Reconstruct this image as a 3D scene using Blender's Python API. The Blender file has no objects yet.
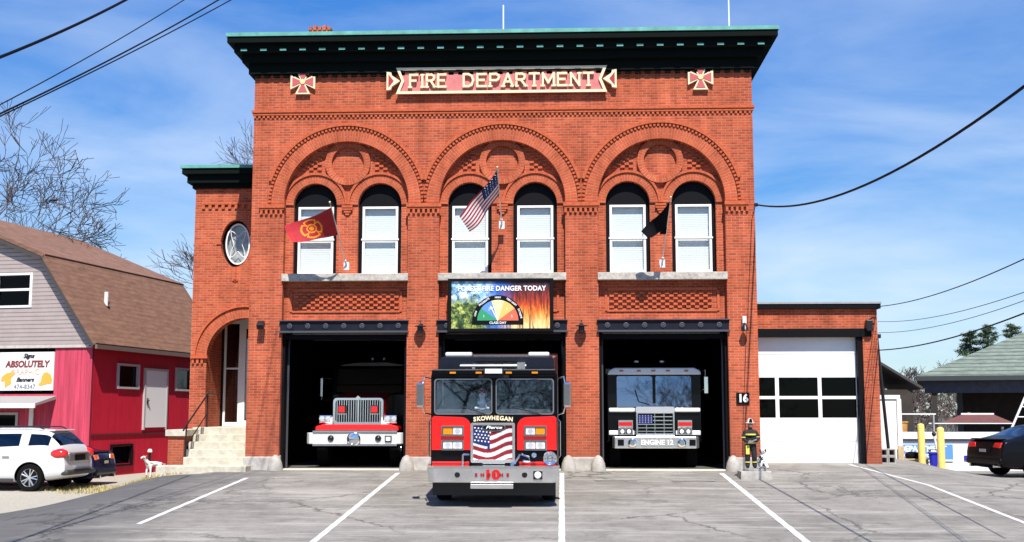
import bpy, bmesh, math, random
from math import sin, cos, pi, radians, atan2, sqrt
from mathutils import Vector, Matrix, geometry, noise
random.seed(7)
S = bpy.context.scene
COL = S.collection

# ------------------------------------------------------------------ camera, sky, sun, exposure
YAW, PIT = radians(2.42), math.atan(143 / 1183)
cd = bpy.data.cameras.new('camera'); cam = bpy.data.objects.new('camera', cd); COL.objects.link(cam)
cam.location = (0, -30.5, 1.44); cam.rotation_euler = (pi / 2 + PIT, 0, YAW)
cd.sensor_width = 36; cd.lens = 1183 / 1024 * 36; cd.clip_start = .1; cd.clip_end = 3000
S.camera = cam
SUN_EL, SUN_AZ = radians(55.0), radians(9.5)      # azimuth: to the right of the facade's normal, on the viewer's side
w = bpy.data.worlds.new('World'); S.world = w; w.use_nodes = True
nt = w.node_tree; nt.nodes.clear()
N = lambda t, **k: (lambda n: ([setattr(n, a, b) for a, b in k.items()], n)[1])(nt.nodes.new(t))
sky = N('ShaderNodeTexSky', sky_type='NISHITA', sun_disc=False, sun_elevation=SUN_EL, air_density=1.0, dust_density=0., ozone_density=2.0)
sky.sun_rotation = pi - SUN_AZ
tc = N('ShaderNodeTexCoord'); mp = N('ShaderNodeMapping'); mp.inputs['Scale'].default_value = (1.1, 1.1, 4.2); mp.inputs['Rotation'].default_value = (0, radians(-14), 0)
mp.inputs['Location'].default_value = (.35, .1, .25)
nz = N('ShaderNodeTexNoise'); nz.inputs['Scale'].default_value = 2.6; nz.inputs['Detail'].default_value = 9; nz.inputs['Roughness'].default_value = .56; nz.inputs['Distortion'].default_value = .35
cr = N('ShaderNodeValToRGB'); cr.color_ramp.elements[0].position = .36; cr.color_ramp.elements[0].color = (0, 0, 0, 1); cr.color_ramp.elements[1].position = .78; cr.color_ramp.elements[1].color = (.75, .75, .75, 1)
mx = N('ShaderNodeMixRGB'); mx.inputs['Color2'].default_value = (6.6, 7.6, 8.9, 1)
hs = N('ShaderNodeMixRGB', blend_type='MULTIPLY'); hs.inputs['Fac'].default_value = 1; tr_ = N('ShaderNodeValToRGB'); tr_.color_ramp.elements[0].position = 0; tr_.color_ramp.elements[0].color = (.60, .74, .84, 1); tr_.color_ramp.elements[1].position = .42; tr_.color_ramp.elements[1].color = (.27, .80, 1.45, 1); sp_ = N('ShaderNodeSeparateXYZ')
bg = N('ShaderNodeBackground'); bg.inputs['Strength'].default_value = .084; wo = N('ShaderNodeOutputWorld')
L = nt.links.new
L(tc.outputs['Generated'], sp_.inputs[0]); L(sp_.outputs[2], tr_.inputs['Fac']); L(tr_.outputs[0], hs.inputs['Color2']); L(tc.outputs['Generated'], mp.inputs['Vector']); L(mp.outputs[0], nz.inputs['Vector']); L(nz.outputs['Fac'], cr.inputs['Fac'])
L(sky.outputs[0], hs.inputs['Color1']); L(hs.outputs[0], mx.inputs['Color1']); ce_ = N('ShaderNodeMapRange'); ce_.inputs[1].default_value = .0; ce_.inputs[2].default_value = .36; ce_.inputs[3].default_value = 1.5; ce_.inputs[4].default_value = .45
cm_ = N('ShaderNodeMath', operation='MULTIPLY'); L(sp_.outputs[2], ce_.inputs[0]); L(ce_.outputs[0], cm_.inputs[0]); L(cr.outputs[0], cm_.inputs[1]); L(cm_.outputs[0], mx.inputs['Fac']); L(mx.outputs[0], bg.inputs['Color']); L(bg.outputs[0], wo.inputs['Surface'])
sd = bpy.data.lights.new('sun', 'SUN'); sun = bpy.data.objects.new('sun', sd); COL.objects.link(sun)
sd.energy = 5.0; sd.angle = radians(.5); sd.color = (1, .95, .88)
sv = Vector((sin(SUN_AZ) * cos(SUN_EL), -cos(SUN_AZ) * cos(SUN_EL), sin(SUN_EL)))
sun.rotation_euler = sv.to_track_quat('Z', 'Y').to_euler(); sun.location = (8, -20, 30)
S.view_settings.view_transform = 'Standard'; S.view_settings.look = 'None'; S.view_settings.gamma = 1; S.view_settings.use_curve_mapping = False
S.view_settings.exposure = .60

# ------------------------------------------------------------------ materials
MATS = {}
def newmat(name):
    m = bpy.data.materials.new(name); m.use_nodes = True; MATS[name] = m
    return m, m.node_tree.nodes, m.node_tree.links, m.node_tree.nodes['Principled BSDF']
def mat(name, col, rough=.6, metal=0., var=.0, scale=6., bump=0., spec=.5, coat=0., streak=False, emis=0.):
    if name in MATS: return MATS[name]
    m, n, l, b = newmat(name)
    b.inputs['Base Color'].default_value = (*col, 1); b.inputs['Roughness'].default_value = rough; b.inputs['Metallic'].default_value = metal
    b.inputs['Specular IOR Level'].default_value = spec; b.inputs['Coat Weight'].default_value = coat; b.inputs['Coat Roughness'].default_value = .04
    if emis: b.inputs['Emission Color'].default_value = (*col, 1); b.inputs['Emission Strength'].default_value = emis
    if var or bump:
        t = n.new('ShaderNodeTexCoord'); mp = n.new('ShaderNodeMapping'); z = n.new('ShaderNodeTexNoise')
        if streak: mp.inputs['Scale'].default_value = (1, 1, .12)
        z.inputs['Scale'].default_value = scale; z.inputs['Detail'].default_value = 8; z.inputs['Roughness'].default_value = .65
        l.new(t.outputs['Object'], mp.inputs['Vector']); l.new(mp.outputs[0], z.inputs['Vector'])
        if var:
            r = n.new('ShaderNodeValToRGB'); r.color_ramp.elements[0].position = .3; r.color_ramp.elements[1].position = .7
            r.color_ramp.elements[0].color = (*[c * (1 - var) for c in col], 1); r.color_ramp.elements[1].color = (*[min(1, c * (1 + var)) for c in col], 1)
            l.new(z.outputs['Fac'], r.inputs['Fac']); l.new(r.outputs[0], b.inputs['Base Color'])
        if bump:
            u = n.new('ShaderNodeBump'); u.inputs['Strength'].default_value = bump; u.inputs['Distance'].default_value = .02
            l.new(z.outputs['Fac'], u.inputs['Height']); l.new(u.outputs[0], b.inputs['Normal'])
    return m
def brickmat(name, c1, c2, mortar, arch=False, bw=.205, bh=.068, ms=.009, grime=True):
    m, n, l, b = newmat(name)
    t = n.new('ShaderNodeTexCoord'); s = n.new('ShaderNodeSeparateXYZ'); c = n.new('ShaderNodeCombineXYZ')
    l.new(t.outputs['Object'], s.inputs[0])
    def M(op, a, bb=None, v=None):
        q = n.new('ShaderNodeMath'); q.operation = op; l.new(a, q.inputs[0])
        if bb is not None: l.new(bb, q.inputs[1])
        if v is not None: q.inputs[1].default_value = v
        return q.outputs[0]
    if arch:    # radial courses: tangential distance at a fixed radius, and radius
        a = M('ARCTAN2', s.outputs[0], s.outputs[2]); rr = M('POWER', M('ADD', M('POWER', s.outputs[0], v=2), M('POWER', s.outputs[2], v=2)), v=.5)
        l.new(rr, c.inputs[0]); l.new(M('MULTIPLY', a, v=arch), c.inputs[1])
    else:
        l.new(M('ADD', s.outputs[0], s.outputs[1]), c.inputs[0]); l.new(s.outputs[2], c.inputs[1])
    k = n.new('ShaderNodeTexBrick'); k.inputs['Scale'].default_value = 1; k.inputs['Brick Width'].default_value = bw; k.inputs['Row Height'].default_value = bh
    k.inputs['Mortar Size'].default_value = ms; k.inputs['Mortar Smooth'].default_value = .25; k.inputs['Bias'].default_value = -.25
    k.inputs['Color1'].default_value = (*c1, 1); k.inputs['Color2'].default_value = (*c2, 1); k.inputs['Mortar'].default_value = (*mortar, 1)
    l.new(c.outputs[0], k.inputs['Vector'])
    z = n.new('ShaderNodeTexNoise'); z.inputs['Scale'].default_value = .9; z.inputs['Detail'].default_value = 10; z.inputs['Roughness'].default_value = .68; l.new(t.outputs['Object'], z.inputs['Vector'])
    r = n.new('ShaderNodeValToRGB'); r.color_ramp.elements[0].position = .3; r.color_ramp.elements[0].color = (.70, .66, .64, 1); r.color_ramp.elements[1].position = .72; r.color_ramp.elements[1].color = (1.2, 1.22, 1.25, 1)
    l.new(z.outputs['Fac'], r.inputs['Fac'])
    x = n.new('ShaderNodeMixRGB'); x.blend_type = 'MULTIPLY'; x.inputs['Fac'].default_value = 1; l.new(k.outputs['Color'], x.inputs['Color1']); l.new(r.outputs[0], x.inputs['Color2'])
    # single bricks burnt darker or paler, white efflorescence in specks
    z2 = n.new('ShaderNodeTexNoise'); z2.inputs['Scale'].default_value = 26; z2.inputs['Detail'].default_value = 4; l.new(t.outputs['Object'], z2.inputs['Vector'])
    r2 = n.new('ShaderNodeValToRGB'); r2.color_ramp.elements[0].position = .66; r2.color_ramp.elements[0].color = (0, 0, 0, 1); r2.color_ramp.elements[1].position = .78; r2.color_ramp.elements[1].color = (.55, .55, .55, 1)
    l.new(z2.outputs['Fac'], r2.inputs['Fac'])
    x2 = n.new('ShaderNodeMixRGB'); x2.inputs['Color2'].default_value = (.72, .52, .44, 1); l.new(x.outputs[0], x2.inputs['Color1']); l.new(r2.outputs[0], x2.inputs['Fac'])
    mp4 = n.new('ShaderNodeMapping'); mp4.inputs['Scale'].default_value = (2.6, 2.6, .22); z4 = n.new('ShaderNodeTexNoise'); z4.inputs['Scale'].default_value = 1.0; z4.inputs['Detail'].default_value = 9; z4.inputs['Roughness'].default_value = .7
    l.new(t.outputs['Object'], mp4.inputs[0]); l.new(mp4.outputs[0], z4.inputs['Vector']); r4 = n.new('ShaderNodeValToRGB'); r4.color_ramp.elements[0].position = .36; r4.color_ramp.elements[0].color = (.72, .68, .65, 1); r4.color_ramp.elements[1].position = .55; r4.color_ramp.elements[1].color = (1.06, 1.05, 1.04, 1); l.new(z4.outputs['Fac'], r4.inputs['Fac'])
    x4 = n.new('ShaderNodeMixRGB'); x4.blend_type = 'MULTIPLY'; x4.inputs['Fac'].default_value = .8; l.new(x2.outputs[0], x4.inputs['Color1']); l.new(r4.outputs[0], x4.inputs['Color2'])
    out = x4.outputs[0]
    if grime and not arch:      # weathered dirty courses low down on the piers
        r3 = n.new('ShaderNodeMapRange'); r3.inputs['From Min'].default_value = .3; r3.inputs['From Max'].default_value = 2.0; r3.inputs['To Min'].default_value = .75; r3.inputs['To Max'].default_value = 0
        l.new(s.outputs[2], r3.inputs['Value'])
        z3 = n.new('ShaderNodeTexNoise'); z3.inputs['Scale'].default_value = 7; z3.inputs['Detail'].default_value = 6; l.new(t.outputs['Object'], z3.inputs['Vector'])
        g = M('MULTIPLY', r3.outputs[0], z3.outputs['Fac'])
        x3 = n.new('ShaderNodeMixRGB'); x3.inputs['Color2'].default_value = (.20, .075, .05, 1); l.new(out, x3.inputs['Color1']); l.new(g, x3.inputs['Fac']); out = x3.outputs[0]
    l.new(out, b.inputs['Base Color']); b.inputs['Roughness'].default_value = .9; b.inputs['Specular IOR Level'].default_value = .2
    u = n.new('ShaderNodeBump'); u.inputs['Strength'].default_value = .9; u.inputs['Distance'].default_value = .012; u.invert = True
    l.new(k.outputs['Fac'], u.inputs['Height']); l.new(u.outputs[0], b.inputs['Normal'])
    return m
B1, B2, MO = (.53, .100, .037), (.31, .048, .021), (.47, .22, .14)
BR = brickmat('brick', B1, B2, MO)
BRA = brickmat('brick_arch_large', B1, (.42, .08, .03), MO, arch=1.85, bw=.30, bh=.075)
BRW = brickmat('brick_arch_window', B1, (.42, .08, .03), MO, arch=.7, bw=.23, bh=.075)
BRP = mat('brick_plain', (.46, .105, .045), .9, var=.3, scale=16, spec=.2)
BRM = brickmat('brick_medallion', B1, (.42, .08, .03), MO, arch=.52, bw=.20, bh=.075)
BRE = brickmat('brick_entrance_arch', B1, (.42, .08, .03), MO, arch=1.2, bw=.32, bh=.075)
STONE = mat('granite', (.42, .385, .33), .85, var=.35, scale=9, bump=.8)
CONC = mat('concrete', (.36, .335, .30), .9, var=.3, scale=5, bump=.4)
STEPM = mat('step_stone', (.50, .46, .36), .85, var=.25, scale=6, bump=.4)
GREENCU = mat('green_copper', (.10, .33, .27), .55, var=.3, scale=3)
DARKG = mat('shaded_dark_green_paint', (.004, .007, .006), .8, spec=.08)  # green paint taken near black to hold the deep shade under the cornice
BLACKP = mat('black_paint', (.004, .004, .005), .6, spec=.12)
BLACKM = mat('black_metal', (.012, .012, .014), .35, spec=.4)
STEEL = mat('blue_black_steel', (.007, .008, .014), .5, var=.3, scale=5, spec=.25)
STEELE = mat('worn_steel_edge', (.055, .058, .068), .5)
WHITE = mat('white_paint', (.78, .78, .76), .5, var=.04, scale=3)
BLIND = None
DARKIN = mat('unlit_interior_black', (.012, .011, .011), .95, spec=.05)  # near-black colour stands in for the darkness of unlit rooms
CHROME = mat('chrome', (.82, .82, .82), .12, metal=1)
ALU = mat('brushed_aluminium', (.72, .71, .69), .25, metal=.85, var=.14, scale=4, bump=.06)
RED = mat('red_truck_paint', (.68, .010, .008), .25, coat=1)
BLUEBLK = mat('midnight_paint', (.006, .008, .018), .25, coat=.6)
RUB = mat('rubber', (.005, .005, .005), .9, spec=.15)
GOLD = mat('gold_leaf', (.80, .62, .27), .4)
CREAM = mat('cream_paint', (.80, .66, .42), .55)
SIGNRED = mat('sign_crimson', (.36, .012, .02), .6)
SIGNPINK = mat('sign_ground', (.58, .17, .16), .7, var=.2, scale=5)
AMBER = mat('amber_lens', (.75, .25, .01), .2)
REDLENS = mat('red_lens', (.55, .01, .012), .15, coat=.5)
LENS = mat('clear_lamp_lens', (.75, .76, .78), .12, metal=.5)
YEL = mat('yellow_paint', (.80, .60, .16), .6, var=.12, scale=7)
BLUEP = mat('banner_blue', (.10, .28, .66), .6)
BLUED = mat('deep_blue', (.015, .02, .42), .5)
TEXTW = mat('white_lettering', (.82, .82, .80), .6)
GREYP = mat('grey_paint', (.30, .30, .30), .6, var=.15)
WOOD = mat('weathered_timber', (.48, .36, .20), .85, var=.25, scale=8)
def glassmat(name, tint, gloss, rough=.02):
    m, n, l, b = newmat(name); n.remove(b)
    o = n['Material Output']; g = n.new('ShaderNodeBsdfGlossy'); g.inputs['Roughness'].default_value = rough; g.inputs['Color'].default_value = (.95, .97, 1, 1)
    t = n.new('ShaderNodeBsdfTransparent'); t.inputs['Color'].default_value = (*tint, 1); f0 = n.new('ShaderNodeLayerWeight'); f0.inputs['Blend'].default_value = .5; f = n.new('ShaderNodeMath'); f.operation = 'POWER'; f.inputs[1].default_value = 4; l.new(f0.outputs['Facing'], f.inputs[0])
    a = n.new('ShaderNodeMath'); a.operation = 'MULTIPLY_ADD'; a.inputs[1].default_value = .85; a.inputs[2].default_value = gloss + .03; a.use_clamp = True; x = n.new('ShaderNodeMixShader')
    l.new(f.outputs[0], a.inputs[0]); l.new(a.outputs[0], x.inputs[0]); l.new(t.outputs[0], x.inputs[1]); l.new(g.outputs[0], x.inputs[2]); l.new(x.outputs[0], o.inputs['Surface'])
    return m
GLASS = glassmat('window_glass', (.93, .95, .95), .0)
TINT = glassmat('windscreen_glass', (.30, .38, .42), .10)
WIND = glassmat('engine_windscreen_glass', (.92, .95, .97), .05)
WIND3 = glassmat('bay_windscreen_glass', (.2, .26, .32), .30)
BLKG = glassmat('dark_room_glass', (.05, .05, .05), -.02)
PRIV = glassmat('tinted_car_glass', (.05, .05, .06), .06)
def blindmat():
    m, n, l, b = newmat('window_blind'); t = n.new('ShaderNodeTexCoord'); s = n.new('ShaderNodeSeparateXYZ'); l.new(t.outputs['Object'], s.inputs[0])
    q = n.new('ShaderNodeTexWave'); q.bands_direction = 'Z'; q.inputs['Scale'].default_value = 6.5; q.inputs['Distortion'].default_value = .6; q.inputs['Detail'].default_value = 2
    l.new(t.outputs['Object'], q.inputs['Vector']); r = n.new('ShaderNodeValToRGB'); r.color_ramp.elements[0].color = (.70, .70, .68, 1); r.color_ramp.elements[1].color = (.82, .82, .80, 1); r.color_ramp.elements[1].position = .4
    l.new(q.outputs['Fac'], r.inputs['Fac']); l.new(r.outputs[0], b.inputs['Base Color']); b.inputs['Roughness'].default_value = .8
    u = n.new('ShaderNodeBump'); u.inputs['Strength'].default_value = .15; u.inputs['Distance'].default_value = .02; l.new(q.outputs['Fac'], u.inputs['Height']); l.new(u.outputs[0], b.inputs['Normal'])
    return m
BLIND = blindmat()
def linesmat(name, col, dark, axis, period, frac, rough=.7, var=.2, vscale=3, bump=.5, sx=1, streak=None):
    """regular courses: clapboards, vertical boards, shingle rows; axis = object axis the lines repeat along"""
    m, n, l, b = newmat(name); t = n.new('ShaderNodeTexCoord'); s = n.new('ShaderNodeSeparateXYZ'); l.new(t.outputs['Object'], s.inputs[0])
    d = n.new('ShaderNodeMath'); d.operation = 'DIVIDE'; d.inputs[1].default_value = period; l.new(s.outputs[axis], d.inputs[0])
    f = n.new('ShaderNodeMath'); f.operation = 'FRACT'; l.new(d.outputs[0], f.inputs[0])
    r = n.new('ShaderNodeValToRGB'); e = r.color_ramp.elements; e[0].position = 0; e[0].color = (0, 0, 0, 1); e[1].position = frac; e[1].color = (1, 1, 1, 1)
    l.new(f.outputs[0], r.inputs['Fac'])
    mp = n.new('ShaderNodeMapping'); mp.inputs['Scale'].default_value = streak or (1, 1, 1); z = n.new('ShaderNodeTexNoise'); z.inputs['Scale'].default_value = vscale; z.inputs['Detail'].default_value = 9; z.inputs['Roughness'].default_value = .7
    l.new(t.outputs['Object'], mp.inputs['Vector']); l.new(mp.outputs[0], z.inputs['Vector'])
    r2 = n.new('ShaderNodeValToRGB'); r2.color_ramp.elements[0].position = .3; r2.color_ramp.elements[1].position = .7
    r2.color_ramp.elements[0].color = (*[c * (1 - var) for c in col], 1); r2.color_ramp.elements[1].color = (*[c * (1 + var) for c in col], 1); l.new(z.outputs['Fac'], r2.inputs['Fac'])
    x = n.new('ShaderNodeMixRGB'); x.inputs['Color1'].default_value = (*dark, 1); l.new(r2.outputs[0], x.inputs['Color2']); l.new(r.outputs[0], x.inputs['Fac']); l.new(x.outputs[0], b.inputs['Base Color'])
    b.inputs['Roughness'].default_value = rough; b.inputs['Specular IOR Level'].default_value = .25
    u = n.new('ShaderNodeBump'); u.inputs['Strength'].default_value = bump; u.inputs['Distance'].default_value = .015; l.new(f.outputs[0], u.inputs['Height']); l.new(u.outputs[0], b.inputs['Normal'])
    return m

# ------------------------------------------------------------------ helpers
class MB:
    def __init__(s, M=None): s.bm = bmesh.new(); s.m = 0; s.M = M or Matrix()
    def v(s, p): return s.bm.verts.new(s.M @ Vector(p))
    def face(s, vs):
        try: f = s.bm.faces.new(vs); f.material_index = s.m; return f
        except ValueError: return None
    def poly(s, pts): return s.face([s.v(p) for p in pts])
    def hexa(s, p):     # p: 8 points, bottom ring then top ring
        v = [s.v(q) for q in p]
        for a in ((3, 2, 1, 0), (4, 5, 6, 7), (0, 1, 5, 4), (1, 2, 6, 5), (2, 3, 7, 6), (3, 0, 4, 7)): s.face([v[i] for i in a])
        return s
    def box(s, x0, x1, y0, y1, z0, z1):
        return s.hexa([(x0, y0, z0), (x1, y0, z0), (x1, y1, z0), (x0, y1, z0), (x0, y0, z1), (x1, y0, z1), (x1, y1, z1), (x0, y1, z1)])
    def cyl(s, p0, p1, r0, r1=None, n=12, cap=True):
        r1 = r0 if r1 is None else r1; p0, p1 = Vector(p0), Vector(p1); d = (p1 - p0).normalized()
        a = d.orthogonal().normalized(); b = d.cross(a)
        R = [[s.v(p + (a * cos(2 * pi * i / n) + b * sin(2 * pi * i / n)) * r) for i in range(n)] for p, r in ((p0, r0), (p1, r1))]
        for i in range(n): s.face([R[0][i], R[0][(i + 1) % n], R[1][(i + 1) % n], R[1][i]])
        if cap: s.face(R[0][::-1]); s.face(R[1])
        return s
    def tube(s, pts, r, n=6):
        pts = [Vector(p) for p in pts]; rs = r if isinstance(r, (list, tuple)) else [r] * len(pts); prev = None; a = None
        for i, p in enumerate(pts):
            d = (pts[min(i + 1, len(pts) - 1)] - pts[max(i - 1, 0)]).normalized()
            a = d.orthogonal().normalized() if a is None else (a - d * a.dot(d)).normalized()
            b = d.cross(a); ring = [s.v(p + (a * cos(2 * pi * j / n) + b * sin(2 * pi * j / n)) * rs[i]) for j in range(n)]
            if prev:
                for j in range(n): s.face([prev[j], prev[(j + 1) % n], ring[(j + 1) % n], ring[j]])
            else: s.face(ring[::-1])
            prev = ring
        s.face(prev); return s
    def lathe(s, prof, o=(0, 0, 0), ax='z', n=20):   # prof: (radius, height) list
        rings = []
        for r, h in prof:
            ring = []
            for i in range(n):
                c, q = r * cos(2 * pi * i / n), r * sin(2 * pi * i / n)
                p = {'z': (c, q, h), 'y': (c, h, q), 'x': (h, c, q)}[ax]
                ring.append(s.v((o[0] + p[0], o[1] + p[1], o[2] + p[2])))
            rings.append(ring)
        for a, b in zip(rings, rings[1:]):
            for i in range(n): s.face([a[i], a[(i + 1) % n], b[(i + 1) % n], b[i]])
        s.face(rings[0][::-1]); s.face(rings[-1]); return s
    def ball(s, c, r, sc=(1, 1, 1), n=12):
        k = n // 2 + 1; prof = [(max(.02, sin(pi * i / (k - 1))) * r, -cos(pi * i / (k - 1)) * r) for i in range(k)]
        M0 = s.M; s.M = M0 @ Matrix.Translation(c) @ Matrix.Diagonal((*sc, 1)); s.lathe(prof, n=n); s.M = M0; return s
    def slab(s, loops, a, b, plane='xz'):
        """flat shape with holes, extruded from a to b across its plane"""
        f = {'xz': lambda u, v, w: (u, w, v), 'yz': lambda u, v, w: (w, u, v), 'xy': lambda u, v, w: (u, v, w)}[plane]
        L3 = [[Vector((p[0], p[1], 0)) for p in lp] for lp in loops]
        tri = geometry.tessellate_polygon(L3); flat = [p for lp in loops for p in lp]
        A = [s.v(f(p[0], p[1], a)) for p in flat]; Bv = [s.v(f(p[0], p[1], b)) for p in flat]
        for t in tri: s.face([A[i] for i in t]); s.face([Bv[i] for i in t][::-1])
        k = 0
        for lp in loops:
            n = len(lp)
            for i in range(n): s.face([A[k + i], A[k + (i + 1) % n], Bv[k + (i + 1) % n], Bv[k + i]])
            k += n
        return s
    def obj(s, name, m, parent=None, smooth=False, bevel=0, world=False, loc=None, seg=2, dissolve=True):
        bmesh.ops.recalc_face_normals(s.bm, faces=s.bm.faces)
        me = bpy.data.meshes.new(name); s.bm.to_mesh(me); s.bm.free()
        return link(name, me, m, parent, smooth, bevel, world, loc, seg)
def wm(o):
    M = Matrix.LocRotScale(o.location, o.rotation_euler, o.scale)
    return (wm(o.parent) @ o.matrix_parent_inverse @ M) if o.parent else M
def link(name, me, m, parent=None, smooth=False, bevel=0, world=False, loc=None, seg=2):
    o = bpy.data.objects.new(name, me); COL.objects.link(o)
    for q in (m if isinstance(m, (list, tuple)) else [m]):
        if q is not None: me.materials.append(q)
    if smooth:
        for p in me.polygons: p.use_smooth = True
        if smooth != 'all':
            for e in me.edges: pass
            try: me.set_sharp_from_angle(angle=radians(38))
            except Exception: pass
    if loc is not None: o.location = loc
    if parent is not None:
        o.parent = parent
        if world: o.matrix_parent_inverse = wm(parent).inverted()
    if bevel:
        b = o.modifiers.new('bevel', 'BEVEL'); b.width = bevel; b.segments = seg; b.limit_method = 'ANGLE'; b.angle_limit = radians(35)
    return o
def thing(name, label, cat, loc=(0, 0, 0), rot=(0, 0, 0), group=None):
    o = bpy.data.objects.new(name, None); COL.objects.link(o); o.location = loc; o.rotation_euler = rot; o.empty_display_size = .3
    return tag(o, label, cat, group)
def tag(o, label=None, cat=None, group=None, kind=None):
    if label: o['label'] = label
    if cat: o['category'] = cat
    if group: o['group'] = group
    if kind: o['kind'] = kind
    return o
def arc(cx, cz, r, a0, a1, n=24): return [(cx + r * cos(a0 + (a1 - a0) * i / n), cz + r * sin(a0 + (a1 - a0) * i / n)) for i in range(n + 1)]
def rect(x0, x1, z0, z1): return [(x0, z0), (x1, z0), (x1, z1), (x0, z1)]
def archway(x0, x1, z0, zs, n=24):
    c, r = (x0 + x1) / 2, (x1 - x0) / 2; return [(x0, z0), (x1, z0)] + arc(c, zs, r, 0, pi, n)
def rrect(x0, x1, z0, z1, r, n=5):
    return arc(x1 - r, z0 + r, r, -pi / 2, 0, n) + arc(x1 - r, z1 - r, r, 0, pi / 2, n) + arc(x0 + r, z1 - r, r, pi / 2, pi, n) + arc(x0 + r, z0 + r, r, pi, 1.5 * pi, n)
def text(s, size, loc, m, parent, name='lettering', rot=(pi / 2, 0, 0), ext=.004, off=0., align='CENTER', world=False, sx=1., spacing=1., shear=0):
    c = bpy.data.curves.new(name, 'FONT'); c.body = s; c.size = size; c.extrude = ext; c.offset = off; c.align_x = align; c.align_y = 'CENTER'; c.space_character = spacing; c.shear = shear; c.resolution_u = 3
    t = bpy.data.objects.new('tmp', c); COL.objects.link(t); me = bpy.data.meshes.new_from_object(t); me.name = name
    bpy.data.objects.remove(t); me.materials.clear()
    o = link(name, me, m, parent, world=world); o.location = loc; o.rotation_euler = rot; o.scale = (sx, 1, 1); return o
def skin(name, V, E, m, parent=None, sub=2, world=False, smooth='all', loc=None):
    me = bpy.data.meshes.new(name); me.from_pydata([v[:3] for v in V], E, []); o = bpy.data.objects.new('tmp', me); COL.objects.link(o)
    k = o.modifiers.new('s', 'SKIN'); k.use_smooth_shade = True
    for i, v in enumerate(V):
        r = v[3]; me.skin_vertices[0].data[i].radius = (r, r) if not isinstance(r, tuple) else r
    me.skin_vertices[0].data[0].use_root = True
    q = o.modifiers.new('q', 'SUBSURF'); q.levels = sub; q.render_levels = sub
    r = bake(o, name); return link(name, r, m, parent, smooth, world=world, loc=loc)
def bake(o, name):
    dg = bpy.context.evaluated_depsgraph_get(); dg.update()
    me = bpy.data.meshes.new_from_object(o.evaluated_get(dg)); me.name = name; old = o.data; bpy.data.objects.remove(o); return me
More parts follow.
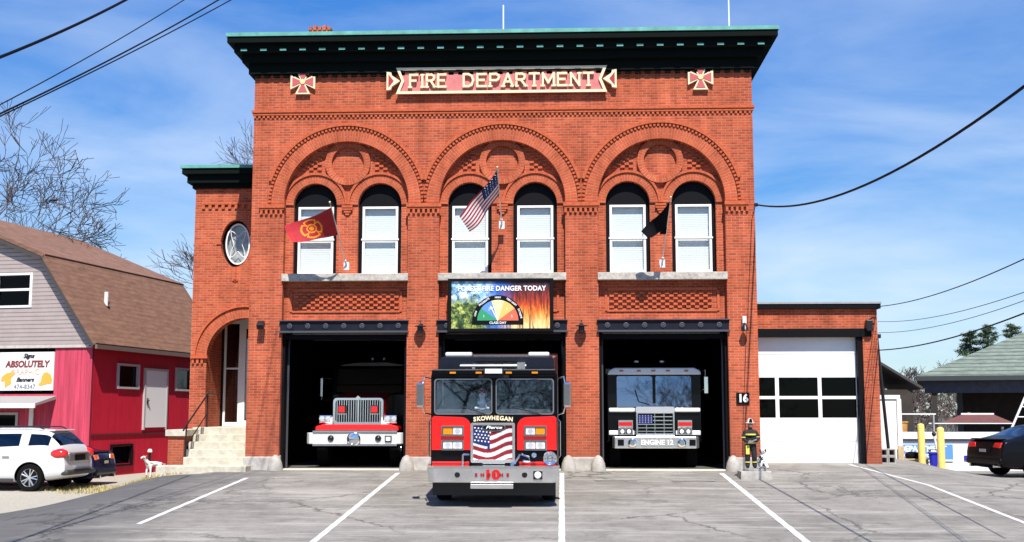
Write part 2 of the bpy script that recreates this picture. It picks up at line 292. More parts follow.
#@@STRUCT
# ------------------------------------------------------------------ ground
def ss(a, b, x): t = min(1, max(0, (x - a) / (b - a))); return t * t * (3 - 2 * t)
def g(x, y):
    z = .061 * max(y, -14); z = min(z, .26 * ss(4.4, 6, x))
    l = -.62 + .03 * max(-9, min(y - 1, 0)); z += (l - z) * ss(-9.4, -12.6, x)
    r = -.28 + .03 * max(-14, min(y, 0)); return z + (r - z) * ss(8.8, 12, x)
def asphalt():
    m, n, l, b = newmat('asphalt'); t = n.new('ShaderNodeTexCoord')
    def NZ(sc, det=8, ro=.6, scl=(1, 1, 1), dist=0):
        mp = n.new('ShaderNodeMapping'); mp.inputs['Scale'].default_value = scl; z = n.new('ShaderNodeTexNoise')
        z.inputs['Scale'].default_value = sc; z.inputs['Detail'].default_value = det; z.inputs['Roughness'].default_value = ro; z.inputs['Distortion'].default_value = dist
        l.new(t.outputs['Object'], mp.inputs[0]); l.new(mp.outputs[0], z.inputs['Vector']); return z
    def RP(src, p0, c0, p1, c1):
        r = n.new('ShaderNodeValToRGB'); e = r.color_ramp.elements; e[0].position = p0; e[0].color = (*c0, 1); e[1].position = p1; e[1].color = (*c1, 1); l.new(src, r.inputs['Fac']); return r.outputs[0]
    def MX(a, bb, fac, mode='MIX'):
        x = n.new('ShaderNodeMixRGB'); x.blend_type = mode; l.new(a, x.inputs['Color1']); l.new(bb, x.inputs['Color2'])
        if isinstance(fac, float): x.inputs['Fac'].default_value = fac
        else: l.new(fac, x.inputs['Fac'])
        return x.outputs[0]
    base = RP(NZ(.55, 10, .7).outputs['Fac'], .32, (.150, .142, .128), .68, (.290, .276, .248))
    speck = RP(NZ(60, 4, .8).outputs['Fac'], .3, (.5, .5, .5), .75, (1.6, 1.55, 1.5)); c = MX(base, speck, .75, 'MULTIPLY')
    # scuffed pale tyre tracks running to the doors, and streaks across
    tr = RP(NZ(1.0, 8, .7, (.45, 3.2, 1)).outputs['Fac'], .50, (0, 0, 0), .72, (.65, .65, .65))
    pale = n.new('ShaderNodeRGB'); pale.outputs[0].default_value = (.46, .44, .40, 1); c = MX(c, pale.outputs[0], tr)
    st = RP(NZ(1.6, 12, .78, (1.3, .9, 1)).outputs['Fac'], .52, (0, 0, 0), .70, (.5, .5, .5))
    dk = n.new('ShaderNodeRGB'); dk.outputs[0].default_value = (.06, .058, .056, 1); c = MX(c, dk.outputs[0], st)
    # a darker, newer resurfaced patch on the left, as in the photograph
    s = n.new('ShaderNodeSeparateXYZ'); l.new(t.outputs['Object'], s.inputs[0]); w_ = NZ(.7, 4)
    a = n.new('ShaderNodeMath'); a.operation = 'MULTIPLY_ADD'; a.inputs[1].default_value = 2.2; l.new(w_.outputs['Fac'], a.inputs[0]); l.new(s.outputs[0], a.inputs[2])
    mr = n.new('ShaderNodeMapRange'); mr.inputs['From Min'].default_value = -5.6; mr.inputs['From Max'].default_value = -8.2; mr.inputs['To Max'].default_value = .80; l.new(a.outputs[0], mr.inputs['Value'])
    dk2 = n.new('ShaderNodeRGB'); dk2.outputs[0].default_value = (.078, .079, .082, 1); c = MX(c, dk2.outputs[0], mr.outputs[0])
    # cracks: cell edges of a distorted Voronoi, only in places
    d = NZ(.9, 9, .72); q = n.new('ShaderNodeMixRGB'); q.inputs['Fac'].default_value = .58; l.new(t.outputs['Object'], q.inputs['Color1']); l.new(d.outputs['Color'], q.inputs['Color2'])
    vo = n.new('ShaderNodeTexVoronoi'); vo.feature = 'DISTANCE_TO_EDGE'; vo.inputs['Scale'].default_value = .62; l.new(q.outputs[0], vo.inputs['Vector'])
    ck = RP(vo.outputs['Distance'], .003, (1, 1, 1), .013, (0, 0, 0)); wh = RP(NZ(.28, 3, .5).outputs['Fac'], .42, (0, 0, 0), .56, (.85, .85, .85)); cm = MX(ck, wh, 1.0, 'MULTIPLY')
    bl = n.new('ShaderNodeRGB'); bl.outputs[0].default_value = (.055, .053, .05, 1); c = MX(c, bl.outputs[0], cm)
    l.new(c, b.inputs['Base Color']); b.inputs['Roughness'].default_value = .92; b.inputs['Specular IOR Level'].default_value = .2
    u = n.new('ShaderNodeBump'); u.inputs['Strength'].default_value = .5; u.inputs['Distance'].default_value = .01; l.new(NZ(45, 4, .8).outputs['Fac'], u.inputs['Height']); l.new(u.outputs[0], b.inputs['Normal'])
    return m
ASPH = asphalt()
def steps_(a, b, d): k = max(1, int(round((b - a) / d))); return [a + (b - a) * i / k for i in range(k + 1)]
def sheet(name, xs_of, ys, m, dz=0, kind='structure'):
    mb = MB(); prev = None
    for y in ys:
        row = [mb.v((x, y, g(x, y) + dz)) for x in xs_of(y)]
        if prev:
            for i in range(len(row) - 1): mb.face([prev[i], prev[i + 1], row[i + 1], row[i]])
        prev = row
    return tag(mb.obj(name, m, smooth='all'), kind=kind)
XS = [-900, -400, -150, -70, -40] + steps_(-25, 25, .5) + [32, 45, 70, 150, 400, 900]
YS = [-600, -250, -100, -50] + steps_(-32, 24, .5) + [30, 40, 60, 100, 200, 400, 900]
GRAV = mat('gravel', (.36, .33, .27), .95, var=.30, scale=22, bump=.8)
sheet('ground', lambda y: XS, YS, mat('distant_ground', (.075, .075, .055), .95, var=.4, scale=.4))
sheet('gravel_lot', lambda y: steps_(-26, -7.5, .5), steps_(-16, 14, .5), GRAV, .010)
def edge(y):
    pts = [(-60, -30), (-20, -21), (-12, -17.5), (-8, -14.9), (-4.4, -12.5), (-2.4, -11.5), (-1.1, -10.6), (-.7, -8.4), (60, -8.0)]
    for (a, xa), (b, xb) in zip(pts, pts[1:]):
        if a <= y <= b: return xa + (xb - xa) * (y - a) / (b - a) + .06 * sin(y * 5) * (y < -1)
    return -30
sheet('asphalt_apron', lambda y: [edge(y) + (XX - edge(y)) * t for XX in [40.] for t in [i / 130 for i in range(131)]], steps_(-60, -32, 4) + steps_(-31.6, 14, .4), ASPH, .026)
sheet('street', lambda y: [-60, -30] + steps_(-25, 25, 2) + [32, 40], steps_(-60, -15, 2.5), mat('low_bounce_asphalt', (.035, .035, .035), .9, var=.3, scale=2), .040)  # unseen dark road sheet, added to cut light bounced onto the station
PAINT = mat('worn_white_line_paint', (.56, .55, .52), .85, var=.35, scale=22)
def line(pts, w_, name='parking_line', m=PAINT, dz=.030):
    mb = MB(); P = []
    for (a, b) in zip(pts, pts[1:]):
        k = max(1, int(math.dist(a, b) / .3)); P += [(a[0] + (b[0] - a[0]) * i / k, a[1] + (b[1] - a[1]) * i / k) for i in range(k)]
    P.append(pts[-1]); pr = None
    for i, p in enumerate(P):
        a, b = P[max(0, i - 1)], P[min(len(P) - 1, i + 1)]; d = Vector((b[0] - a[0], b[1] - a[1])).normalized(); nn = Vector((-d.y, d.x)) * w_ / 2 * (1 + .10 * sin(i * 2.3))
        r = [mb.v((p[0] + s * nn.x, p[1] + s * nn.y, g(p[0], p[1]) + dz)) for s in (-1, 1)]
        if pr: mb.face([pr[0], pr[1], r[1], r[0]])
        pr = r
    return tag(mb.obj(name, m), kind='structure')
line([(-7.6, -1.9), (-7.64, -9.1)], .11); line([(-4.10, -.75), (-4.08, -14)], .115); line([(-.02, -.7), (-.02, -14)], .11)
line([(3.92, -.7), (3.97, -14)], .125); line([(7.56, 1.5), (8.05, -1.7), (8.26, -3.0), (8.26, -12)], .10)
line([(.75, -2.15), (1.75, -2.15)], .45, m=mat('faded_line_paint', (.40, .385, .35), .9, var=.3, scale=11)); line([(2.55, -2.15), (3.55, -2.15)], .45, m=MATS['faded_line_paint'])
# dry grass strip beside the red building
def tufts():
    mb = MB(); r = random.Random(3)
    for i in range(2600):
        t = r.random(); x = -14.4 + 4.6 * t + r.uniform(-.5, .5); y = 2.2 - 3.0 * t + r.uniform(-1., 1.9) * (1 - .5 * t)
        if x > -10.2 and y < -1: continue
        z = g(x, y); a = r.uniform(0, 2 * pi); h = r.uniform(.03, .11); dx, dy = cos(a) * .012, sin(a) * .012; lx, ly = r.uniform(-.05, .05), r.uniform(-.05, .05); mb.m = r.random() < .35
        mb.face([mb.v((x - dx, y - dy, z)), mb.v((x + dx, y + dy, z)), mb.v((x + lx, y + ly, z + h))])
    tag(mb.obj('dry_grass', [mat('straw_grass', (.50, .38, .13), .9), mat('dull_green_grass', (.16, .17, .05), .9)]), 'thin straw coloured grass along the foot of the red building', 'grass', kind='stuff')
tufts()

# ------------------------------------------------------------------ fire station
st = thing('fire_station', 'two storey red brick fire station with three truck bays and paired arched windows', 'fire station', (-1.58, 0, 0))
def P(mb, name, m, parent=st, **k): k.setdefault('world', True); return mb.obj(name, m, parent, **k)
BAYS = [(-7.30, -4.02), (-3.20, .10), (.95, 4.25)]
XL, XR, TOP = -8.17, 5.01, 10.95
CZ = 6.95
front = [[(XL, -.3), *[q for x0, x1 in BAYS for q in ((x0, -.3), (x0, 3.85), (x1, 3.85), (x1, -.3))], (XR, -.3), (XR, TOP), (XL, TOP)]]
for x0, x1 in BAYS:
    c = (x0 + x1) / 2; front.append([(x0, 3.852), (x1, 3.852), (x1, CZ)] + arc(c, CZ, 1.65, 0, pi, 32)[1:-1] + [(x0, CZ)])
mb = MB(); mb.slab(front, 0, .22)
# the lower piers carry on behind the outer skin; side, back walls and roof slab
mb.slab([[(XL + .002, -.3), *[q for x0, x1 in BAYS for q in ((x0 - .002, -.3), (x0 - .002, 3.86), (x1 + .002, 3.86), (x1 + .002, -.3))], (XR - .002, -.3), (XR - .002, TOP - .01), (XL + .002, TOP - .01)]]
        + [archway(c + s * .86 - .575, c + s * .86 + .575, 5.08, 6.945) for x0, x1 in BAYS for c in [(x0 + x1) / 2] for s in (-1, 1)], .223, .48)
mb.box(XL, XL + .4, .452, 18, -.6, TOP); mb.box(XR - .4, XR, .452, 18, -.3, TOP); mb.box(XL, XR, 18, 18.4, -.6, TOP)
P(mb, 'wall', BR)
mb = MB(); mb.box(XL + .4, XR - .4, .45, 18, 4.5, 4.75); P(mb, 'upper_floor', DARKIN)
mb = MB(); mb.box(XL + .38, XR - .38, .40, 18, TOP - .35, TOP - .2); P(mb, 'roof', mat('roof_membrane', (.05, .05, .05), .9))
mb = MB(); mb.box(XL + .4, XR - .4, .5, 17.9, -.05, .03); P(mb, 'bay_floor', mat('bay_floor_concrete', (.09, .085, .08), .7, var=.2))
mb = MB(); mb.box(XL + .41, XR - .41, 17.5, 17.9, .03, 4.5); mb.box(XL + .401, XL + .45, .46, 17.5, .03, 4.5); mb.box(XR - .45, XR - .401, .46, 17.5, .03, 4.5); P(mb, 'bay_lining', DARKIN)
for x0, x1 in BAYS:
    mb = MB(); mb.box(x0 + .01, x1 - .01, -.12, .5, -.1, .035); P(mb, 'bay_threshold', mat('pale_threshold', (.62, .55, .42), .85, var=.2, scale=10), bevel=.01)
    mb = MB(); r = 1
    for s, xa in ((1, x0), (-1, x1)): mb.box(min(xa, xa + s * .07), max(xa, xa + s * .07), .16, .42, .0, 3.50)
    mb.box(x0 + .07, x1 - .07, .18, .42, 3.38, 3.50); P(mb, 'door_frame', BLACKP)
    mb = MB()                                       # raised sectional door stored under the ceiling
    for k in range(5): mb.box(x0 + .1, x1 - .1, .75 + k * .62, 1.33 + k * .62, 3.56, 3.62)
    P(mb, 'raised_door', mat('door_panel_grey', (.25, .25, .24), .7))
    mb = MB()                                       # rails of the raised door
    for xa in (x0 + .09, x1 - .09): mb = MB(); mb.tube([(xa, .5, .05), (xa, .5, 3.2), (xa, .62, 3.5), (xa, .95, 3.66), (xa, 4, 3.70)], .03); P(mb, 'door_track', STEELE)
    # lintel beam with cast rosettes
    mb = MB(); mb.box(x0 - .03, x1 + .03, -.03, .3, 3.585, 3.835); be = P(mb, 'lintel_beam', STEEL)
    mb = MB(); mb.box(x0 - .05, x1 + .05, -.09, .12, 3.535, 3.583); mb.box(x0 - .05, x1 + .05, -.09, .12, 3.837, 3.862); mb.obj('beam_flange', STEELE, be, world=True)
    for k in range(7):
        cx = x0 + .22 + (x1 - x0 - .44) * k / 6; mb = MB(); mb.lathe([(.02, -.025), (.062, -.03), (.07, -.05), (.050, -.055), (.044, -.04), (.03, -.04), (.022, -.06), (.005, -.06)], (cx, 0, 3.71), 'y', 10)
        mb.obj('rosette', STEELE, be, world=True, smooth=True)
mb = MB(); mb.box(4.27, 4.345, .52, .58, 1.0, 2.95); P(mb, 'door_edge_strip', mat('edge_strip_grey', (.45, .46, .48), .6))
# stone pier bases with rounded wheel guards
for x0, x1 in ((XL, -7.30), (-4.02, -3.20), (.10, .95), (4.25, XR)):
    mb = MB(); y0 = -.10; mb.hexa([(x0 - .06, y0 - .06, -.35), (x1 + .06, y0 - .06, -.35), (x1 + .04, .3, -.35), (x0 - .04, .3, -.35), (x0 - .03, y0, .34), (x1 + .03, y0, .34), (x1 + .02, .28, .40), (x0 - .02, .28, .40)])
    P(mb, 'pier_base', CONC, bevel=.02)
for xc, s in ((-7.30, 1), (-4.02, -1), (-3.20, 1), (.10, -1), (.95, 1), (4.25, -1)):
    mb = MB(); mb.lathe([(.20, -.35), (.20, .02), (.17, .2), (.11, .34), (.03, .40)], (xc - s * .05, -.12, 0), 'z', 16); P(mb, 'wheel_guard', CONC, smooth='all')
# string course, brick dentils under it
mb = MB(); mb.box(XL - .05, XR + .05, -.07, .05, 9.40, 9.47); mb.box(XL - .03, XR + .03, -.045, .05, 9.33, 9.40); P(mb, 'string_course', BRP)
mb = MB(); x = XL
while x < XR - .05: mb.box(x, x + .06, -.035, .05, 9.26, 9.33); x += .12
P(mb, 'brick_dentils', BRP)
# arches
def ring(r0, r1, a0=0, a1=pi, n=40, c=(0, 0)): return arc(c[0], c[1], r1, a0, a1, n) + arc(c[0], c[1], r0, a1, a0, n)
for x0, x1 in BAYS:
    c = (x0 + x1) / 2
    mb = MB(); mb.slab([ring(1.66, 1.97)], -.02, .05); a = P(mb, 'arch_ring', BRA, world=False); a.location = (c + 1.58, 0, CZ)
    mb = MB(); mb.slab([ring(2.07, 2.15, .29, pi - .29)], -.075, .04); mb.slab([ring(1.97, 2.065)], -.012, .03)
    P(mb, 'hood_mould', BRP, world=False).location = (c + 1.58, 0, CZ)
    mb = MB(); k = 62
    for i in range(k):
        t = pi * (i + .5) / k; M = Matrix.Translation((c, 0, CZ)) @ Matrix.Rotation(-t + pi / 2, 4, 'Y'); q = MB(M); mb.M = M; mb.box(-.028, .028, -.055, .04, 1.99, 2.07)
    mb.M = Matrix(); P(mb, 'arch_dentils', BRP)
    # tympanum: round medallion, window rings, diaper brickwork
    wx = [c - .86, c + .86]; T = .223
    mb = MB(); mb.slab([ring(.43, .60, 0, 2 * pi, 40)], T - .10, T + .02); P(mb, 'medallion', BRM, world=False).location = (c + 1.58, 0, 8.06)
    for w_ in wx:
        mb = MB(); mb.slab([ring(.577, .80)], T - .045, T + .02); P(mb, 'window_arch', BRW, world=False).location = (w_ + 1.58, 0, 6.945)
        mb = MB(); mb.slab([ring(.80, .86, 0 if w_ < c else 0, pi)], T - .085, T + .02); P(mb, 'window_hood', BRP, world=False).location = (w_ + 1.58, 0, 6.945)
    mb = MB(); row = 0; z = 7.0
    while z < 8.62:
        x = c - 1.7 + (row % 2) * .11
        while x < c + 1.7:
            px, pz = x + .05, z + .03
            if math.hypot(px - c, pz - CZ) < 1.56 and math.hypot(px - c, pz - 8.06) > .68 and all(math.hypot(px - w_, pz - 6.945) > .93 for w_ in wx): mb.box(x, x + .115, T - .045, T + .02, z, z + .055)
            x += .22
        z += .073; row += 1
    P(mb, 'diaper_brickwork', BRP)
    mb = MB()                                      # little stepped corbel between the pair of windows
    for k, hw in enumerate((.14, .14, .09, .05)): mb.box(c - hw, c + hw, T - .09 + k * .015, T + .02, 6.86 - k * .065, 6.92 - k * .065)
    P(mb, 'corbel', BRP)
    # sill and chequered panel
    mb = MB(); mb.box(x0 - .02, x1 + .02, -.07, .16, 4.885, 5.08); P(mb, 'window_sill', STONE, bevel=.012)
    mb = MB(); mb.box(c - 1.42, c + 1.42, T - .05, T + .02, 4.63, 4.70); mb.box(c - 1.48, c - 1.42, T - .03, T + .02, 4.10, 4.63); mb.box(c + 1.42, c + 1.48, T - .03, T + .02, 4.10, 4.63); mb.box(c - 1.42, c + 1.42, T - .03, T + .02, 4.08, 4.13)
    row = 0; z = 4.17
    while z < 4.58:
        x = c - 1.36 + (row % 2) * .11
        while x < c + 1.28: mb.box(x, x + .115, T - .055, T + .02, z, z + .055); x += .22
        z += .073; row += 1
    P(mb, 'chequer_panel', BRP)
    for w_ in wx:                                  # the sash windows
        F = MB(); F.slab([archway(w_ - .574, w_ + .574, 5.082, 6.944), rect(w_ - .47, w_ + .47, 5.14, 6.90)], .36, .44); fr = P(F, 'window', BLACKP)
        F = MB(); F.slab([rect(w_ - .475, w_ + .475, 5.12, 6.91), rect(w_ - .41, w_ + .41, 5.18, 5.99), rect(w_ - .41, w_ + .41, 6.05, 6.85)], .322, .39)
        F.slab([rect(w_ - .50, w_ + .50, 6.0, 6.05)], .305, .322); F.obj('sash', WHITE, fr, world=True, bevel=.006)
        F = MB(); F.box(w_ - .43, w_ + .43, .37, .376, 5.17, 6.87); F.obj('pane', GLASS, fr, world=True)
        F = MB(); F.box(w_ - .46, w_ + .46, .445, .46, 5.14 + random.choice((0, 0, .02)), 6.9); F.obj('blind', BLIND, fr, world=True)
        F = MB(); F.box(w_ - .56, w_ + .56, .465, .50, 5.05, 7.6); F.obj('backing', BLACKP, fr, world=True)
# pier caps
for xa, xb in ((-7.93, -7.31), (-4.03, -3.17), (.08, .97), (4.26, 4.82)):
    mb = MB(); mb.box(xa - .03, xb + .03, -.085, .03, 6.83, 6.93); mb.box(xa - .01, xb + .01, -.06, .03, 6.78, 6.83); x = xa
    while x < xb - .03: mb.box(x, x + .065, -.055, .03, 6.66, 6.78); x += .13
    P(mb, 'pier_capital', BRP)
# main cornice
def cornice(x0, x1, y0, zt, ov, parent, left=True, right=True, depth=18.4, s=1.0):
    """stacked profile returned along the sides; z measured down from the top edge"""
    prof = [(ov, 0, .10, GREENCU, 'cornice_fascia'), (ov - .03, .10, .16, DARKG, 'cornice_soffit'), (ov * .72, .26, .22, DARKG, 'cornice_bed'), (ov * .45, .48, .22, DARKG, 'cornice_bed'), (ov * .22, .70, .28, DARKG, 'cornice_bed')]
    for o, d, h, m, nm in prof:
        d *= s; h *= s; mb = MB(); mb.box(x0 - (o if left else 0), x1 + (o if right else 0), y0 - o, y0 + depth, zt - d - h, zt - d - .001); mb.obj(nm, m, parent, world=True)
    k = int((x1 - x0 + ov) / .53)
    for i in range(k + 1):
        cx = x0 - ov * .3 + (x1 - x0 + ov * .6) * i / k; mb = MB(); mb.box(cx - .085, cx + .085, y0 - ov * .77, y0 - ov * .3, zt - .455 * s, zt - .40 * s); mb.obj('modillion', GREENCU, parent, world=True)
    mb = MB(); x = x0
    while x < x1 - .05: mb.box(x, x + .14, y0 - .10, y0 + .01, zt - 1.06 * s, zt - .985 * s); x += .26
    mb.obj('cornice_dentils', DARKG, parent, world=True)
cornice(XL, XR, 0, 11.42, .64, st)

# ---- entrance wing on the left, set back
WX, WY = -10.50, 2.6
mb = MB(); ac = -8.95
mb.slab([[(WX, -.7), (ac - 1.09, -.7), (ac - 1.09, 3.05)] + arc(ac, 3.05, 1.09, pi, pi / 2 - .75, 20)[1:] + [(XL + .01, 3.9), (XL + .01, 8.3), (WX, 8.3)],
         [(-9.30 + .43 * cos(t * pi / 16), 6.28 + .68 * sin(t * pi / 16)) for t in range(32)]], WY, WY + .35)
mb.box(WX, WX + .35, WY + .352, 14, -.7, 8.3); mb.box(WX + .35, XL, 13.6, 14, -.7, 8.3)
P(mb, 'wing_wall', BR)
mb = MB(); mb.box(WX + .3, XL, WY + .3, 13.7, 4.6, 4.8); mb.box(WX + .3, XL, WY + .3, 13.7, 8.0, 8.2); P(mb, 'wing_ceiling', DARKIN)
mb = MB(); mb.box(WX + .352, WX + .45, WY + .36, 5, 1.08, 4.5); P(mb, 'porch_lining', BR)
mb = MB(); mb.slab([ring(1.092, 1.40, pi / 2 - .6, pi, 24)], -.02, .04); P(mb, 'entrance_arch', BRE, world=False).location = (ac + 1.58, WY, 3.05)
mb = MB(); mb.slab([ring(1.40, 1.46, pi / 2 - .55, pi, 24, (ac, 3.05))], WY - .07, WY + .04); mb.box(WX + .02, ac - 1.05, WY - .09, WY + .02, 3.0, 3.08)
x = WX + .05
while x < ac - 1.12: mb.box(x, x + .065, WY - .06, WY + .02, 2.86, 3.0); x += .13
P(mb, 'arch_impost', BRP)
mb = MB(); mb.box(WX + .2, -8.2, WY - .05, WY + .02, 7.40, 7.46); x = WX + .2
while x < -8.4: mb.box(x, x + .09, WY - .045, WY + .02, 7.28, 7.40); x += .19
P(mb, 'wing_corbels', BRP)
for nm, o, zt, h, m in (('wing_cornice_fascia', .36, 8.50, .09, GREENCU), ('wing_cornice_soffit', .32, 8.41, .16, DARKG), ('wing_cornice_bed', .20, 8.25, .24, DARKG), ('wing_cornice_bed', .08, 8.01, .14, DARKG)):
    mb = MB(); mb.box(WX - o, XL - .002, WY - o, 14.2, zt - h, zt - .001); P(mb, nm, m)
# oval window with star tracery
mb = MB(); E_ = lambda a, b, n=32: [(-9.28 + a * cos(t * 2 * pi / n), 6.28 + b * sin(t * 2 * pi / n)) for t in range(n)]
mb.slab([E_(.355, .595), E_(.315, .555)], WY + .14, WY + .20); ov = P(mb, 'oval_window', WHITE)
mb = MB()
for k in range(4):
    a0 = pi / 4 + k * pi / 2; pa = []
    for q in range(9):
        t = a0 + (q / 8) * pi / 2; rr = 1 - .62 * sin(pi * q / 8); pa.append((-9.28 + .31 * rr * cos(t), WY + .17, 6.28 + .55 * rr * sin(t)))
    mb.tube(pa, .011, 5)
mb.obj('tracery', WHITE, ov, world=True)
mb = MB(); mb.slab([E_(.31, .55)], WY + .19, WY + .196); mb.obj('pane', GLASS, ov, world=True)
mb = MB(); mb.slab([E_(.355, .595)], WY + .30, WY + .34); mb.obj('backing', mat('pale_curtain', (.42, .42, .40), .9, var=.4, scale=4), ov, world=True)
mb = MB(); mb.slab([E_(.47, .72), E_(.357, .597)], WY + .205, WY + .26); P(mb, 'oval_reveal_shade', BLACKP)  # black ring paints the shadow inside the deep oval reveal
for z0, z1, xx0, xx1 in ((6.25, 6.30, -9.85, -9.71), (6.25, 6.30, -8.85, -8.70), (5.18, 5.60, -9.30, -9.26), (5.20, 5.24, -9.36, -9.20)):
    mb = MB(); mb.box(xx0, xx1, WY - .03, WY + .02, z0, z1); P(mb, 'key_brick', BRP)
# entrance door inside the arch
mb = MB(); mb.slab([rect(-10.0, -8.2, 1.085, 4.3), rect(-9.94, -9.56, 1.20, 2.75), rect(-9.94, -9.56, 2.80, 4.1), rect(-9.36, -8.3, 1.25, 3.95)], 4.20, 4.28); dr = P(mb, 'entrance_door', WHITE)
mb = MB(); mb.box(-9.95, -8.3, 4.24, 4.246, 1.15, 4.15); mb.obj('pane', TINT, dr, world=True)
mb = MB(); mb.box(-10.14, -10.02, 4.10, 4.19, 1.085, 4.3); P(mb, 'door_side_panel', DARKG)
mb = MB(); mb.box(-9.1, -9.06, 4.12, 4.19, 1.95, 2.25); mb.obj('handle', CHROME, dr, world=True)
# landing and steps
mb = MB(); mb.box(-10.05, XL, 1.55, 4.6, -.6, 1.08)
P(mb, 'landing', STEPM, bevel=.012)
for k in range(5):
    zt = 1.08 - .185 * (k + 1); y1 = 1.548 - k * .42; y0 = y1 - .42; xl = (-9.92, -9.88, -9.82, -9.74, -9.95)[k]
    if k < 4: mb = MB(); mb.box(xl + .0, XL - .002, y0, y1, -.5, zt); P(mb, 'step', STEPM, bevel=.014)
mb = MB(); mb.box(-10.28, -7.98, -.62, -.10, -.4, .14); P(mb, 'bottom_step', STEPM, bevel=.02)
mb = MB(); mb.box(-10.36, -9.94, .5, 2.59, -.7, .86); P(mb, 'stair_cheek', BR)
mb = MB(); mb.box(-10.42, -9.88, .43, 2.592, .862, 1.03); P(mb, 'cheek_cap', STEPM, bevel=.01)
mb = MB()
mb.tube([(-9.72, -.02, .15), (-9.72, -.02, 1.15)], .022); mb.tube([(-9.72, 1.75, 1.0), (-9.72, 1.75, 1.98)], .022); mb.tube([(-9.72, -.25, 1.02), (-9.72, -.02, 1.15), (-9.72, 1.75, 1.98), (-9.72, 2.5, 1.98)], .024)
mb.tube([(-9.72, -.02, .6), (-9.72, 1.75, 1.45)], .016); P(mb, 'handrail', BLACKM)
# chimney stub and roof aerials
mb = MB(); mb.box(-7.38, -6.76, 3, 3.6, 10.6, 12.70)
for q in range(5): mb.box(-7.41 + q * .14, -7.32 + q * .14, 2.95, 3.65, 12.66, 12.76 + .05 * (q % 2))
P(mb, 'chimney', BR)
for x_, y_, h_ in ((-1.62, 2, 13.0), (4.75, 2, 14.2)):
    mb = MB(); mb.tube([(x_, y_, 10.9), (x_, y_, h_)], .022); P(mb, 'aerial', WHITE)

# ------------------------------------------------------------------ garage annex
an = thing('garage_annex', 'low flat roofed brick garage with a tall white sectional door, built against the fire station', 'garage', (6.7, 1.6, 0))
A = lambda mb, nm, m, **k: mb.obj(nm, m, an, world=True, **k)
mb = MB(); mb.slab([[(5.012, -.1), (5.012, 4.25), (8.46, 4.25), (8.46, -.2), (8.06, -.2), (8.06, 3.70), (5.10, 3.70), (5.10, -.1)]], 1.6, 1.95)
mb.box(8.11, 8.46, 1.952, 10, -.3, 4.25); mb.box(5.02, 8.46, 10, 10.3, -.3, 4.25); A(mb, 'wall', BR)
mb = MB(); mb.box(5.012, 8.54, 1.48, 10.4, 4.252, 4.42); A(mb, 'coping', BLACKP)
mb = MB(); mb.box(5.012, 8.56, 1.46, 1.50, 4.38, 4.43); A(mb, 'coping_edge', GREYP)
mb = MB(); mb.box(5.02, 8.4, 1.96, 10, 3.9, 4.1); A(mb, 'roof', DARKIN)
mb = MB(); mb.box(5.10, 8.06, 1.575, 1.75, 3.50, 3.72); mb.box(7.92, 8.06, 1.64, 1.95, 0.05, 3.50); mb.box(8.0, 8.30, 1.56, 1.6, 3.5, 3.72); A(mb, 'door_surround', BLACKP)
mb = MB(); zb = [.10, .62, 1.15, 1.68, 1.69]
mb.slab([rect(5.04, 7.93, .09, 3.50), rect(5.06, 5.74, 1.34, 1.84), rect(5.84, 6.88, 1.34, 1.84), rect(6.98, 7.90, 1.34, 1.84), rect(5.06, 5.74, 1.92, 2.42), rect(5.84, 6.88, 1.92, 2.42), rect(6.98, 7.90, 1.92, 2.42)], 1.84, 1.89)
gd = A(mb, 'overhead_door', WHITE)
mb = MB()
for z in (.72, 3.05): mb.box(5.04, 7.93, 1.834, 1.839, z, z + .010)
mb.obj('panel_seam', GREYP, gd, world=True)
mb = MB(); mb.box(5.05, 7.92, 1.86, 1.865, 1.3, 2.45); mb.obj('pane', BLKG, gd, world=True)
mb = MB(); mb.box(5.04, 7.93, 1.93, 1.96, .1, 3.5); mb.obj('pane_blackout', BLACKP, gd, world=True)  # black sheet added behind the panes so the inside stays dark
mb = MB(); mb.box(5.03, 8.1, 3.2, 3.3, -.1, 3.9); A(mb, 'inner_wall', DARKIN)
#@@THINGS
# ------------------------------------------------------------------ signs and lamps on the front
# stroke-built serif capitals for the raised lettering
GL = {'F': ([[(0, 0), (0, 1)], [(0, 1), (.62, 1)], [(0, .52), (.48, .52)]], .66), 'I': ([[(.12, 0), (.12, 1)]], .24), 'R': ([[(0, 0), (0, 1)], [(0, 1), (.4, 1), (.58, .9), (.62, .76), (.56, .6), (.4, .5), (0, .5)], [(.32, .5), (.66, 0)]], .7),
      'E': ([[(0, 0), (0, 1)], [(0, 1), (.62, 1)], [(0, .52), (.5, .52)], [(0, 0), (.64, 0)]], .68), 'D': ([[(0, 0), (0, 1)], [(0, 1), (.36, 1), (.6, .86), (.7, .5), (.6, .14), (.36, 0), (0, 0)]], .74),
      'P': ([[(0, 0), (0, 1)], [(0, 1), (.42, 1), (.6, .9), (.65, .74), (.58, .56), (.42, .47), (0, .47)]], .68), 'A': ([[(0, 0), (.35, 1), (.7, 0)], [(.14, .36), (.56, .36)]], .72), 'T': ([[(.34, 0), (.34, 1)], [(0, 1), (.68, 1)]], .7),
      'M': ([[(0, 0), (0, 1), (.4, .25), (.8, 1), (.8, 0)]], .84), 'N': ([[(0, 0), (0, 1), (.62, 0), (.62, 1)]], .68), ' ': ([], .75)}
SER = {'F': [(0, 0)], 'I': [(.12, 0), (.12, 1)], 'R': [(0, 0), (.66, 0)], 'D': [], 'P': [(0, 0)], 'A': [(0, 0), (.7, 0)], 'T': [(.34, 0)], 'M': [(0, 0), (.8, 0)], 'N': [(0, 0), (.62, 1)]}
